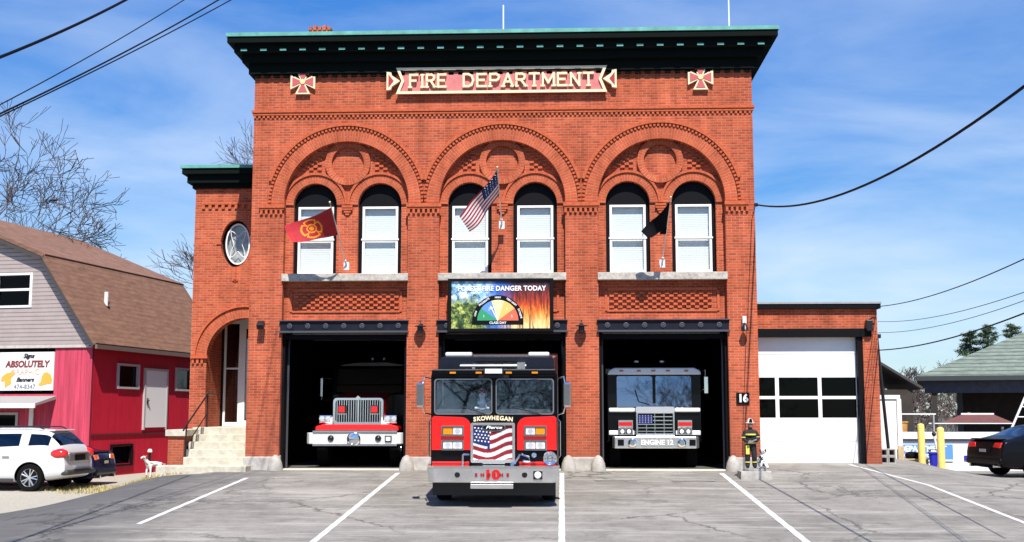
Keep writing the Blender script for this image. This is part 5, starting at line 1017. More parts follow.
mb = MB(); mb.cyl((1.9, .75, 5.6), (1.9, .75, 6.25), .07); v_ = ob(mb, 'roof_vent_pipe', WHITE); mb = MB(); mb.cyl((1.9, .72, 5.45), (1.9, .72, 5.75), .11); mb.obj('flashing', BLACKM, v_)
def bwin(x0, x1, z0, z1, side=True, nm='window', fr=WHITE):
    P3 = (lambda a, b_, c_, d_, y0, y1, m_: m_.slab([rect(a, b_, c_, d_), rect(a + .09, b_ - .09, c_ + .07, d_ - .07)], y0, y1, 'xz' if side else 'yz'))
    mb = MB(); P3(x0 - .08, x1 + .08, z0 - .08, z1 + .08, -.06, .04, mb); w_ = ob(mb, nm, fr)
    mb = MB(); mb.slab([rect(x0, x1, z0, z1)], .05, .056, 'xz' if side else 'yz'); mb.obj('pane', BLKG, w_); mb = MB(); mb.slab([rect(x0 - .05, x1 + .05, z0 - .05, z1 + .05)], .11, .14, 'xz' if side else 'yz'); mb.obj('backing', BLACKP, w_); return w_
bwin(1.58, 2.84, 3.0, 3.70, fr=mat('window_frame_grey', (.42, .40, .40), .6)); bwin(5.58, 6.74, 3.0, 3.70, fr=MATS['window_frame_grey']); bwin(1.35, 2.58, .40, .98, fr=BLACKP)
w_ = bwin(2.38, 3.60, 5.66, 6.66, False); mb = MB(); mb.box(-.065, .0, 2.4, 3.58, 6.14, 6.22); mb.obj('meeting_rail', WHITE, w_)
mb = MB(); mb.box(3.34, 4.82, -.06, .0, 1.60, 3.60); d_ = ob(mb, 'side_door', mat('door_grey_white', (.80, .80, .80), .5)); 
for a_ in (3.26, 4.82): mb = MB(); mb.box(a_, a_ + .08, -.075, .0, 1.52, 3.68); mb.obj('door_jamb', MATS['window_frame_grey'], d_)
mb = MB(); mb.box(3.345, 4.815, -.074, .0, 3.60, 3.68); mb.obj('door_head', MATS['window_frame_grey'], d_); mb = MB(); mb.ball((3.46, -.10, 2.55), .05, n=8); mb.box(3.43, 3.49, -.09, -.06, 2.4, 2.62); mb.obj('handle', BLACKM, d_)
mb = MB(); mb.slab([rect(2.62, 5.3, .9, 2.12), rect(2.70, 4.0, .98, 2.04), rect(4.08, 5.22, .98, 2.04)], -.03, .05, 'yz'); w_ = ob(mb, 'shop_window', MATS['window_frame_grey']); mb = MB(); mb.slab([rect(2.62, 5.3, .9, 2.12)], .06, .066, 'yz'); mb.obj('pane', BLKG, w_); mb = MB(); mb.slab([rect(2.5, 5.4, .8, 2.2)], .12, .15, 'yz'); mb.obj('backing', BLACKP, w_)
mb = MB(); mb.box(-.04, .0, 2.05, 2.20, .0, 2.3); ob(mb, 'porch_post', WHITE)
mb = MB(); mb.hexa([(-1.15, 1.25, 2.32), (-1.15, 8, 2.32), (.0, 8, 2.55), (.0, 1.25, 2.55), (-1.15, 1.25, 2.40), (-1.15, 8, 2.40), (.0, 8, 2.66), (.0, 1.25, 2.66)]); ob(mb, 'awning', mat('awning_grey', (.30, .29, .28), .6)); mb = MB(); mb.box(-1.20, -1.151, 1.22, 8.02, 2.26, 2.41); ob(mb, 'awning_fascia', WHITE)
# lamp and vent beside the dog on the side wall
mb = MB(); mb.tube([(3.72, -.10, .35), (3.60, -.16, .72)], .045, 8); mb.box(3.66, 3.74, -.1, -.001, .38, .46); ob(mb, 'vent_pipe', BLACKM)
mb = MB(); mb.lathe([(.06, .0), (.085, .03), (.07, .11), (.03, .13)], (3.58, -.17, .72), n=12); ob(mb, 'wall_vent', mat('vent_white', (.8, .78, .72), .5), smooth=True)
# the sign board (a thing of its own)
sg = thing('shop_sign', 'white sign board reading Signs, Banners and 474-8347 on the red building', 'sign', (-15.29, 7.5, -.63), (0, 0, radians(80)))
M_ = Matrix.Rotation(0, 4, 'Z'); mb = MB(); mb.slab([rect(1.38, 3.40, 2.84, 4.10)], -.02, .03, 'yz'); mb.obj('board', mat('sign_white', (.80, .80, .78), .5), sg)
def stext(s_, size, y, z, m, off=.004, sx=1., **k): return text(s_, size, (-.03, y, z), m, sg, rot=(pi / 2, 0, -pi / 2), off=off, sx=sx, **k)
INK = mat('sign_ink', (.02, .015, .015), .6); MAR = mat('sign_maroon', (.22, .03, .02), .6); ORG = mat('sign_orange', (.82, .38, .05), .6); PALEO = mat('sign_pale_orange', (.85, .42, .28), .6)
stext('Signs', .20, 2.32, 3.97, INK, off=.008, shear=.35); stext('ABSOLUTELY', .29, 2.36, 3.70, MAR, off=.012, sx=.93, shear=.12); stext('GRAPHIC', .25, 2.42, 3.44, PALEO, off=.0, sx=1.0)
stext('Banners', .20, 2.42, 3.19, INK, off=.006, shear=.35); stext('474-8347', .21, 2.42, 2.96, mat('sign_grey_ink', (.25, .25, .25), .6), off=.002)
mb = MB(); mb.slab([[(3.32 - a_ * .55, 2.93 + b_ * .62) for a_, b_ in ((.30, .0), (.72, .22), (.68, .48), (.92, .72), (.80, .95), (.62, .82), (.40, .78), (.10, .62), (.0, .38), (.18, .30), (.26, .42))]], -.032, -.021, 'yz'); mb.obj('shirt_picture', ORG, sg)
mb = MB(); mb.slab([[(1.92 - a_ * .50, 2.98 + b_ * .50) for a_, b_ in ((.0, .10), (.12, .0), (.55, .12), (.98, .18), (1.0, .45), (.88, .75), (.62, .92), (.35, .85), (.22, .58), (.20, .32))]], -.032, -.021, 'yz'); mb.obj('cap_picture', ORG, sg)

# ------------------------------------------------------------------ dog by the steps
dg = thing('dog_statue', 'white dog statue with brown patches standing on grass by the entrance steps', 'dog statue', (-10.45, -.25, g(-10.45, -.25)), (0, 0, radians(28)))
DW = mat('dog_white', (.72, .68, .62), .8); 
def spots(nm, base, spot, sc, th_):
    m, n, l, b = newmat(nm); t = n.new('ShaderNodeTexCoord'); z = n.new('ShaderNodeTexNoise'); z.inputs['Scale'].default_value = sc; z.inputs['Detail'].default_value = 2; l.new(t.outputs['Object'], z.inputs['Vector'])
    r = n.new('ShaderNodeValToRGB'); r.color_ramp.interpolation = 'CONSTANT'; r.color_ramp.elements[0].color = (*base, 1); r.color_ramp.elements[1].position = th_; r.color_ramp.elements[1].color = (*spot, 1); l.new(z.outputs['Fac'], r.inputs['Fac']); l.new(r.outputs[0], b.inputs['Base Color']); b.inputs['Roughness'].default_value = .7; return m
DGM = spots('dog_coat', (.74, .70, .64), (.24, .11, .04), 5, .58); DAL = spots('dalmatian_coat', (.74, .73, .70), (.01, .01, .01), 16, .56)
def dog(parent, m, s=1.):
    V = [(0, 0, .50, .10), (.18, 0, .50, .11), (-.20, 0, .49, .095), (.30, 0, .54, .09), (.38, 0, .66, .065), (.44, 0, .76, .075), (.54, 0, .74, .045), (.61, 0, .72, .030),
         (.22, .08, .38, .05), (.22, .09, .22, .033), (.22, .09, .05, .028), (.26, .09, .02, .03), (.22, -.08, .38, .05), (.26, -.09, .22, .033), (.24, -.09, .05, .028), (.29, -.09, .02, .03),
         (-.24, .08, .38, .065), (-.20, .09, .27, .045), (-.31, .09, .17, .028), (-.28, .09, .05, .026), (-.23, .09, .02, .03), (-.24, -.08, .38, .065), (-.16, -.09, .27, .045), (-.27, -.09, .17, .028), (-.24, -.09, .05, .026), (-.19, -.09, .02, .03), (-.33, 0, .52, .025), (-.44, 0, .46, .015), (-.52, 0, .48, .01)]
    E = [(0, 1), (0, 2), (1, 3), (3, 4), (4, 5), (5, 6), (6, 7), (1, 8), (8, 9), (9, 10), (10, 11), (1, 12), (12, 13), (13, 14), (14, 15), (2, 16), (16, 17), (17, 18), (18, 19), (19, 20), (2, 21), (21, 22), (22, 23), (23, 24), (24, 25), (2, 26), (26, 27), (27, 28)]
    o = skin('body', V, E, m, parent); o.scale = (s, s, s)
    for s_ in (-1, 1):
        mb = MB(); mb.ball((.42, s_ * .075, .77), .045, (1, .45, 1.35), 8); e = mb.obj('ear', BLACKP if m is DAL else mat('dog_brown', (.24, .11, .04), .8), parent, smooth='all'); e.scale = (s, s, s)
        mb = MB(); mb.ball((.50, s_ * .04, .785), .012, n=6); e = mb.obj('eye', BLACKP, parent); e.scale = (s, s, s)
    mb = MB(); mb.ball((.64, 0, .73), .02, n=6); e = mb.obj('nose', BLACKP, parent); e.scale = (s, s, s)
dog(dg, DGM, .70); dg.rotation_euler = (0, 0, radians(238))

# ------------------------------------------------------------------ firefighter statue on its block
fx, fy = 4.55, -1.72
ff = thing('firefighter_statue', 'small painted firefighter statue with a spotted dog on a concrete block', 'statue', (fx, fy, g(fx, fy)))
mb = MB(); mb.hexa([(-.36, -.30, -.15), (.40, -.30, -.15), (.40, .34, -.15), (-.36, .34, -.15), (-.34, -.28, .20), (.38, -.28, .20), (.38, .32, .20), (-.34, .32, .20)]); mb.obj('concrete_block', CONC, ff, bevel=.015)
mb = MB(); mb.slab([arc(.02, .02, .27, 0, 2 * pi, 14)[:-1]], .20, .26, 'xy'); mb.obj('plinth', GREYP, ff, bevel=.01)
TURN = mat('turnout_black', (.008, .008, .009), .8, bump=.4, scale=25); TRIM = mat('reflective_yellow', (.72, .62, .10), .4); SKINM = mat('statue_skin', (.45, .24, .16), .6)
sf = .98
def V_(L): return [(x * sf - .06, y * sf, z * sf + .26, r * sf * 1.12) for x, y, z, r in L]
skin('body', V_([(0, 0, .55, .105), (0, 0, .70, .10), (0, 0, .84, .115), (0, 0, .93, .05), (0, -.01, .985, .05), (0, -.015, 1.04, .062), (0, -.01, 1.09, .055), (-.07, 0, .48, .075), (-.08, -.02, .27, .062), (-.085, 0, .06, .055), (-.09, -.07, .025, .04), (.07, 0, .48, .075), (.08, -.04, .27, .062), (.085, 0, .06, .055), (.10, -.08, .025, .04),
                 (-.13, 0, .86, .055), (-.18, -.03, .72, .045), (-.11, -.13, .64, .036), (-.05, -.15, .64, .026), (.13, 0, .86, .055), (.19, -.03, .73, .045), (.13, -.13, .66, .036), (.06, -.16, .66, .026)]),
     [(0, 1), (1, 2), (2, 3), (3, 4), (4, 5), (5, 6), (0, 7), (7, 8), (8, 9), (9, 10), (0, 11), (11, 12), (12, 13), (13, 14), (2, 15), (15, 16), (16, 17), (17, 18), (2, 19), (19, 20), (20, 21), (21, 22)], TURN, ff)
q = lambda x, y, z: (x * sf - .06, y * sf, z * sf + .26)
mb = MB(); mb.ball(q(0, -.035, 1.035), .056, (1, .95, 1.15), 12); hd = mb.obj('face', SKINM, ff, smooth='all')
mb = MB(); mb.ball(q(0, -.095, 1.03), .012, n=6); mb.obj('nose', SKINM, hd); mb = MB(); mb.box(*[v for a in zip(q(-.022, -.092, .998), q(.022, -.086, 1.006)) for v in a]); mb.obj('mouth', MAR, hd)
for s_ in (-1, 1): mb = MB(); mb.ball(q(s_ * .024, -.085, 1.05), .008, n=6); mb.obj('eye', BLACKP, hd)
mb = MB(); mb.lathe([(.115, 1.065), (.12, 1.075), (.075, 1.09), (.07, 1.13), (.045, 1.17), (.01, 1.185)], q(0, -.01, 0), n=16); mb.obj('helmet', mat('helmet_white', (.62, .60, .58), .4), ff, smooth=True)
mb = MB(); mb.slab([[(-.10, 1.34), (-.02, 1.34), (-.03, 1.42), (-.06, 1.44), (-.09, 1.42)]], -.115, -.10); mb.obj('helmet_shield', BLACKP, ff)
for (x0, x1, z, yy, r_) in ((0, 0, .80, 0, .142), (0, 0, .60, 0, .134)):
    mb = MB(); mb.lathe([(r_ * .97, z - .018), (r_, z - .016), (r_, z + .016), (r_ * .97, z + .018)], q(0, 0, 0), n=18); mb.obj('reflective_band', TRIM, ff)
for x_, y_, z_, r_ in ((-.175, -.02, .745, .058), (.185, -.02, .755, .058), (-.083, -.005, .15, .068), (.085, -.01, .15, .068)): mb = MB(); mb.lathe([(r_, -.012), (r_ * 1.04, 0), (r_, .012)], q(x_, y_, z_), n=14); mb.obj('cuff_band', TRIM, ff)
mb = MB(); mb.box(*[v for a in zip(q(-.13, -.10, .34), q(-.045, -.075, .56)) for v in a]); mb.obj('coat_stripe', TRIM, ff)
for s_ in (-1, 1):      # hands: palm with five fingers closed round the hose nozzle
    P0 = Vector(q(s_ * .045, -.16, .65)); mb = MB(); mb.ball(P0, .024, (1.1, .7, 1), 8)
    for k in range(4): a_ = P0 + Vector((-s_ * .012, -.012, .018 - k * .012)); mb.tube([a_, a_ + Vector((-s_ * .014, -.018, 0)), a_ + Vector((-s_ * (.026 - .002 * k), -.006, -.002))], .0065, 5)
    mb.tube([P0 + Vector((0, -.005, .02)), P0 + Vector((-s_ * .012, -.02, .034))], .0075, 5); mb.obj('hand', SKINM, ff, smooth=True)
mb = MB(); mb.cyl(q(-.09, -.18, .62), q(.12, -.18, .70), .018); mb.obj('hose_nozzle', CHROME, ff, smooth=True)
sp_dog = skin('spotted_dog', [(.18, -.04, .36, .11), (.20, -.06, .50, .095), (.21, -.09, .60, .065), (.21, -.12, .68, .07), (.19, -.20, .66, .04), (.12, -.08, .30, .07), (.15, -.14, .42, .04), (.14, -.19, .29, .03), (.25, -.15, .42, .04), (.26, -.20, .29, .03), (.28, -.07, .32, .07), (.30, -.18, .28, .03)],
     [(0, 1), (1, 2), (2, 3), (3, 4), (0, 5), (1, 6), (6, 7), (1, 8), (8, 9), (0, 10), (10, 11)], DAL, ff)
for s_ in (-1, 1): mb = MB(); mb.ball((.21 + s_ * .065, -.11, .68), .035, (.5, .8, 1.3), 8); mb.obj('dog_ear', BLACKP, ff, smooth='all')

# ------------------------------------------------------------------ right hand side
def post(name, label, cat, x, y, z0, z1, r, m, group=None, tilt=(0, 0)):
    t = thing(name, label, cat, (x, y, z0), group=group); return t
for x_, y_, l_ in ((10.36, 4.5, 'yellow bollard nearer the garage annex, behind the black bags'), (10.32, 2.6, 'yellow bollard nearer the black car, right of the blue bin')):
    z0 = g(x_, y_) - .02; t = thing('bollard', l_, 'bollard', (x_, y_, z0), group='yellow bollards before the white wall'); mb = MB(); mb.lathe([(.10, 0), (.10, 1.12), (.09, 1.16), (.05, 1.18), (.01, 1.19)] if y_ > 4 else [(.10, 0), (.10, 1.08), (.09, 1.12), (.05, 1.14), (.01, 1.15)], n=20); mb.obj('post', YEL, t, smooth=True); mb = MB(); mb.lathe([(.14, -.05), (.14, .03), (.11, .03)], n=20); mb.obj('collar', CONC, t)
# white screen panel beside the annex
t = thing('screen_panel', 'tall white boarded screen beside the garage annex', 'fence', (9.0, 3.5, 0)); mb = MB(); mb.box(8.47, 9.42, 3.46, 3.52, -.2, 1.86); mb.obj('boards', mat('white_boards', (.74, .74, .72), .6), t, world=True); mb = MB(); mb.box(8.45, 9.50, 3.42, 3.56, 1.862, 1.97); mb.obj('cap_rail', WHITE, t, world=True); mb = MB(); mb.box(9.40, 9.52, 3.40, 3.56, -.2, 1.86); mb.obj('post', WHITE, t, world=True); mb = MB(); mb.box(9.38, 9.54, 3.37, 3.40, -.2, .55); mb.obj('post_foot', WOOD, t, world=True)
# leaning black pole
t = thing('leaning_pole', 'thin black metal pole leaning toward the garage annex from behind the cinder blocks', 'pole', (8.84, 2.3, .05)); mb = MB(); mb.tube([(8.86, 2.3, -.05), (8.62, 2.3, 3.5)], .045, 8); mb.obj('shaft', BLACKM, t, world=True); mb = MB(); mb.box(8.52, 8.72, 2.22, 2.38, 3.5, 3.62); mb.obj('head', BLACKM, t, world=True, bevel=.02); mb = MB(); mb.box(8.74, 8.96, 2.2, 2.4, -.05, .30); mb.obj('foot', BLACKM, t, world=True)
for k, (dx, dz, l_) in enumerate(((0, 0, 'grey cinder block, bottom left of the stack of four'), (.21, 0, 'grey cinder block, bottom right of the stack of four'), (0, .20, 'grey cinder block, top left of the stack of four'), (.21, .20, 'grey cinder block, top right of the stack of four'))):
    x_ = 8.58 + dx; mb = MB(Matrix.Translation((x_, 1.95, g(8.6, 2) + dz))); mb.slab([rect(-.10, .10, 0, .195), rect(-.07, .07, .03, .165)], -.1, .25); mb.box(-.10, .10, .252, .26, 0, .195)
    tag(mb.obj('cinder_block', CONC), l_, 'cinder block', 'cinder blocks by the garage corner')
# low white wall with banner
wl = thing('low_white_wall', 'long low white wall with a projecting cap, running behind the yellow bollards', 'wall', (14, 6, -.28)); mb = MB(); mb.box(9.6, 26, 6.0, 6.2, -.4, .62); mb.obj('panel', mat('wall_white', (.76, .76, .75), .6, var=.05), wl, world=True); mb = MB(); mb.box(9.55, 26, 5.90, 6.3, .70, .90); mb.obj('cap', WHITE, wl, world=True); mb = MB(); mb.box(9.6, 26, 5.99, 6.22, .62, .70); mb.obj('shadow_strip', GREYP, wl, world=True)
bn = thing('banner', 'blue banner reading FIRE DEPARTMENT in white, hung on the low white wall', 'banner', (10.7, 5.98, .3)); mb = MB(); mb.box(9.66, 11.72, 5.965, 5.985, .08, .53); mb.obj('cloth', BLUEP, bn, world=True)
mb = MB(); mb.box(9.66, 11.72, 5.960, 5.964, .03, .08); mb.obj('hem', TEXTW, bn, world=True)
text('FIRE DEPARTMENT', .24, (10.60, 5.958, .39), TEXTW, bn, off=.012, sx=.92, world=True); text('EMERGENCY MEDICAL', .13, (10.66, 5.958, .19), TEXTW, bn, off=.004, sx=1.0, world=True)
for k, (x_, z_) in enumerate(((12.25, .42), (12.15, .24), (12.05, .06))):
    tag(MB().box(x_, x_ + .42, 5.965, 5.995, z_, z_ + .14).obj('painted_block', BLUED), ('topmost', 'middle', 'lowest')[k] + ' of three stepped blue blocks on the white wall by the black car', 'painted block', 'stepped blue blocks on the white wall')
t = thing('planter_box', 'low tan timber box on the ground before the blue banner', 'planter', (9.9, 4.9, -.1)); mb = MB(); mb.box(9.62, 10.62, 4.75, 5.1, -.15, .12); mb.obj('box', WOOD, t, world=True, bevel=.01); mb = MB(); mb.box(9.60, 10.64, 4.72, 5.13, .121, .15); mb.obj('rim', WOOD, t, world=True)
t = thing('black_bags', 'pair of black bags lying on the tan timber box', 'bag', (10.2, 4.9, .15)); mb = MB()
skin('bag', [(9.98, 4.9, .20, .10), (10.15, 4.88, .26, .13), (10.35, 4.9, .22, .11), (10.55, 4.92, .18, .06)], [(0, 1), (1, 2), (2, 3)], FBLACK, t, world=True); mb.bm.free()
t = thing('blue_bin', 'small blue tapered bin standing between the yellow bollards', 'bin', (10.72, 4.6, g(10.7, 4.6))); mb = MB(); mb.lathe([(.10, 0), (.13, .38), (.155, .39), (.155, .42), (.13, .42), (.10, .06)], n=16); mb.obj('body', BLUED, t, smooth=True); mb = MB(); mb.tube([(-.14, 0, .40), (-.1, 0, .5), (.1, 0, .5), (.14, 0, .40)], .01); mb.obj('handle', BLACKM, t)
t = thing('white_post', 'slim white post leaning between the bollards with a black top', 'post', (10.9, 4.9, -.1)); mb = MB(); mb.tube([(11.0, 4.9, -.2), (10.86, 4.9, .80)], .035, 8); mb.obj('shaft', WHITE, t, world=True); mb = MB(); mb.ball((10.85, 4.9, .86), .07, n=8); mb.obj('head', BLACKM, t, world=True, smooth='all')
t = thing('orange_tub', 'weathered orange tub standing behind the low white wall', 'tub', (10.6, 7.6, .6)); mb = MB(); mb.lathe([(.20, .0), (.25, .60), (.27, .62), (.27, .66), (.2, .66)], (10.62, 7.6, .55), n=14); mb.obj('body', mat('tub_orange', (.55, .27, .06), .7, var=.3), t, world=True, smooth=True); mb = MB(); mb.box(10.3, 10.95, 7.3, 7.9, -.3, .55); mb.obj('stand', GREYP, t, world=True)
t = thing('white_rail', 'thin white rail on posts behind the white screen panel', 'railing', (10.5, 9, 0)); mb = MB(); mb.box(9.0, 12.2, 9, 9.06, 1.42, 1.46); mb.obj('rail', WHITE, t, world=True)
for x_ in (9.2, 12.1): mb = MB(); mb.box(x_, x_ + .05, 9.0, 9.08, -.3, 1.42); mb.obj('post', GREYP, t, world=True)
# green roofed building
gh = thing('green_roof_building', 'dark walled building under a broad green shingled hip roof at the right', 'building', (22, 20, -.3))
GS = linesmat('green_shingles', (.165, .20, .165), (.035, .05, .04), 2, .15, .35, var=.4, vscale=2.5, streak=(1, 1, 5))
e = 2.83; HX, HY = 13.1, 14.0; w2 = 7.0; rz = e + w2 * .447; XE = 40; YE = HY + 2 * w2
mb = MB(); A_ = mb.v((HX, HY, e)); B_ = mb.v((XE, HY, e)); C_ = mb.v((XE, HY + w2, rz)); D_ = mb.v((HX + w2, HY + w2, rz)); E1 = mb.v((HX, YE, e)); F1 = mb.v((XE, YE, e)); mb.face([A_, B_, C_, D_]); mb.face([A_, D_, E1]); mb.face([E1, D_, C_, F1])
mb.face([A_, E1, F1, B_]); mb.face([B_, F1, C_]); mb.obj('roof', GS, gh, world=True)
mb = MB(); mb.box(HX - .02, XE, HY - .02, YE + .02, e - .17, e - .004); mb.obj('fascia', mat('fascia_grey', (.035, .04, .045), .6), gh, world=True)
mb = MB(); mb.box(HX + .25, XE, HY + .3, HY + .5, e - .62, e - .18); mb.obj('porch_beam', mat('beam_bluegrey', (.05, .055, .07), .7, var=.3), gh, world=True)
mb = MB(); mb.box(HX + 1.6, XE, HY + 2.2, YE - 1, -.4, e - .18); mb.obj('wall', mat('dark_brown_wall', (.018, .012, .010), .9, var=.3), gh, world=True)
for x_ in (13.6, 17.2, 20.8): mb = MB(); mb.box(x_, x_ + .18, HY + .32, HY + .5, -.4, e - .62); mb.obj('porch_post', mat('post_dark', (.03, .022, .02), .8), gh, world=True)
for x_ in (13.9, 16.3): mb = MB(); mb.box(x_ + .9, x_ + 1.0, HY + .2, HY + .35, 1.3, 1.5); mb.obj('porch_lamp', GREYP, gh, world=True)
Mr = Matrix.Translation((HX, HY, 0)) @ Matrix.Rotation(radians(-17), 4, 'Z') @ Matrix.Translation((-HX, -HY, 0)) @ Matrix.Translation((22, 20, -.3)); gh.location = Mr.translation; gh.rotation_euler = (0, 0, radians(-17))
t = thing('rust_awning', 'rust red lean-to roof edged in white behind the white wall', 'awning', (13.4, 9, 1)); mb = MB(); mb.hexa([(12.5, 9.2, 1.14), (14.7, 9.2, 1.14), (14.7, 10.8, 1.38), (13.6, 10.8, 1.38), (12.5, 9.2, 1.18), (14.7, 9.2, 1.18), (14.7, 10.8, 1.42), (13.6, 10.8, 1.42)]); mb.obj('roof', mat('rust_red_sheet', (.15, .055, .04), .7, var=.2), t, world=True); mb = MB(); mb.box(13.6, 14.7, 10.78, 10.85, 1.42, 1.47); mb.box(12.0, 14.7, 9.12, 9.18, 1.12, 1.15); mb.obj('edge', WHITE, t, world=True)
for x_ in (12.4, 14.4): mb = MB(); mb.box(x_, x_ + .07, 9.3, 9.37, -.3, 1.03); mb.obj('post', GREYP, t, world=True)
t = thing('white_ladder', 'white ladder leaning at the right edge above the black car', 'ladder', (14, 7, 0))
for dx in (0, .38): mb = MB(); mb.tube([(13.25 + dx, 7, -.3), (14.9 + dx, 7.2, 3.0)], .035, 6); mb.obj('stile', WHITE, t, world=True)
for k in range(9): q0 = .12 + k * .095; x_, y_, z_ = 13.25 + 1.65 * q0, 7 + .2 * q0, -.3 + 3.3 * q0; mb = MB(); mb.tube([(x_, y_, z_), (x_ + .38, y_, z_)], .018, 6); mb.obj('rung', WHITE, t, world=True)

# ------------------------------------------------------------------ trees
BARK = mat('grey_bark', (.10, .085, .075), .9, var=.3, scale=6); TWIG = mat('twig_brown', (.085, .062, .055), .9)
def bare_tree(name, label, base, h, r0, seed, depth=6, spread=.55, lean=(0, 0), group=None, twigs=3, mr_=.012, dense=.55):
    R_ = random.Random(seed); t = thing(name, label, 'tree', base, group=group); T = MB(); K = MB()
    def grow(p, d, ln, r, k):
        n = 4 if k > 1 else 3; pts = [p]; rs = [r]
        for i in range(n):
            d = (d + Vector((R_.gauss(0, .12), R_.gauss(0, .12), R_.gauss(.03, .07)))).normalized(); pts.append(pts[-1] + d * ln / n); rs.append(max(mr_, r * (1 - .38 * (i + 1) / n)))
        (T if k >= depth - 1 else K).tube(pts, rs, 7 if k >= depth - 1 else (4 if k > 1 else 3))
        if k == 0: return
        m = 3 if k >= depth - 1 else (2 + (R_.random() < dense) if k > 1 else twigs)
        for j in range(m):
            i = n if j == 0 else R_.randint(max(1, n - 2), n); q = Vector((R_.gauss(0, 1), R_.gauss(0, 1), R_.gauss(.1, .7))); q = (q - d * q.dot(d)).normalized()
            a = R_.uniform(.25, .95) * spread * 1.35; grow(pts[i], (d * cos(a) + q * sin(a)).normalized(), ln * R_.uniform(.62, .86), rs[i] * (.78 if j == 0 else .62), k - 1)
    grow(Vector((0, 0, 0)), Vector((lean[0], lean[1], 1)).normalized(), h * .27, r0, depth)
    T.obj('trunk', BARK, t, smooth='all'); K.obj('crown', TWIG, t); return t
bare_tree('bare_tree', 'large leafless tree behind the red gambrel building at the far left', (-30.6, 20, -.6), 20.5, .34, 3, depth=8, spread=.85, lean=(.05, 0), twigs=3, mr_=.012, dense=.9)
bare_tree('bare_tree', 'leafless tree rising behind the entrance wing of the fire station', (-12.2, 22.0, -.6), 20.5, .24, 12, depth=8, spread=.58, twigs=4, mr_=.012).scale = (.80, .80, .80)
bare_tree('bare_tree', 'thin distant leafless treetop in the gap right of the gambrel roof', (-19.6, 26, -.6), 8.6, .08, 8, depth=3, spread=.3)
for k, (x_, y_, sc, l_) in enumerate(((17.5, 33, 1.0, 'brown leafless tree beyond the screen panel, nearest the annex'), (19.6, 36, 1.06, 'brown leafless tree behind the white rail, second from the annex'), (22.2, 38, 1.15, 'brown leafless tree touching the left tip of the green roof'), (16.0, 30, .8, 'low leafless tree directly behind the leaning pole'), (25.0, 42, 1.22, 'leafless tree showing over the left slope of the green roof'))):
    t = bare_tree('bare_tree', l_, (x_, y_, -.5), 5.6 * sc, .10, 20 + k, depth=6, spread=.8, group='brown leafless trees beyond the right hand wall', twigs=4)
bt = [o_ for o_ in bpy.data.objects if o_.name.startswith('bare_tree')][0]
for x_, y_, sc, rz_, l_ in ((5.2, -47, .9, 1.0, 'leafless tree across the street, mirrored in the right hand engine windscreen'), (-4.5, -50, .8, 2.2, 'leafless tree across the street, mirrored in the middle engine windscreen')):
    c_ = bt.copy(); COL.objects.link(c_); c_.location = (x_, y_, -.9); c_.rotation_euler = (0, 0, rz_); c_.scale = (sc, sc, sc); c_['label'] = l_
    for ch in list(bt.children): d_ = ch.copy(); COL.objects.link(d_); d_.parent = c_
def pine(label, base, h, seed, group):
    R_ = random.Random(seed); t = thing('pine_tree', label, 'pine tree', base, group=group); mb = MB(); mb.tube([(0, 0, 0), (0, 0, h)], [.22, .03], 7); mb.obj('trunk', BARK, t); mb = MB()
    for i in range(52):
        f = (i / 52) ** .8; z = h * (.22 + .77 * f); L_ = (1 - f) * h * .28 * R_.uniform(.55, 1.25) + .35; a = R_.uniform(0, 2 * pi); dr = Vector((cos(a), sin(a), R_.uniform(-.05, .35)))
        for j in range(80):
            u = R_.uniform(.12, 1); c = Vector((0, 0, z)) + dr * L_ * u + Vector((R_.gauss(0, .18), R_.gauss(0, .18), R_.gauss(0, .10))) * (L_ * .5 + .3); s_ = R_.uniform(.05, .13); v1 = Vector((R_.gauss(0, 1), R_.gauss(0, 1), R_.gauss(0, .5))).normalized() * s_ * 2.2; v2 = Vector((R_.gauss(0, 1), R_.gauss(0, 1), R_.gauss(0, 1))).normalized() * s_ * .6
            mb.m = R_.random() < .3; mb.poly([c - v1, c + v2, c + v1])
    mb.obj('crown', [mat('pine_needles', (.035, .062, .025), .8), mat('pine_needles_light', (.07, .11, .04), .8)], t)
for x_, y_, h, l_ in ((27.3, 50, 7.5, 'dark pine top left of the pair over the green roof'), (28.5, 50, 7.9, 'dark pine just right of the tallest pine over the green roof'), (31.2, 53, 8.2, 'small dark pine top farther right along the green roof'), (37.5, 53, 9.6, 'dark pine top at the right edge above the green roof')): pine(l_, (x_, y_, -.5), h, int(x_), 'pines beyond the green roof')
def woods():
    R_ = random.Random(4); mb = MB()
    for i in range(9000):
        x = R_.uniform(10, 60); y = R_.uniform(48, 62) + x * .2; h = 3.6 + 1.6 * noise.noise(Vector((x * .25, y * .2, 0))) + 1.0 * noise.noise(Vector((x, 0, 1))); z = R_.uniform(0, 1) ** .8 * h - .5
        d = Vector((R_.gauss(0, .5), R_.gauss(0, .5), 1)).normalized() * R_.uniform(.3, .9); w_ = Vector((.02, 0, 0)); c = Vector((x, y, z)); mb.m = R_.random() < .12; mb.poly([c - w_, c + w_, c + d])
    tag(mb.obj('scrub_woods', [TWIG, mat('scrub_green', (.05, .07, .02), .9)]), 'brown scrubby leafless thicket far behind the right hand buildings', 'woods', kind='stuff')
woods()
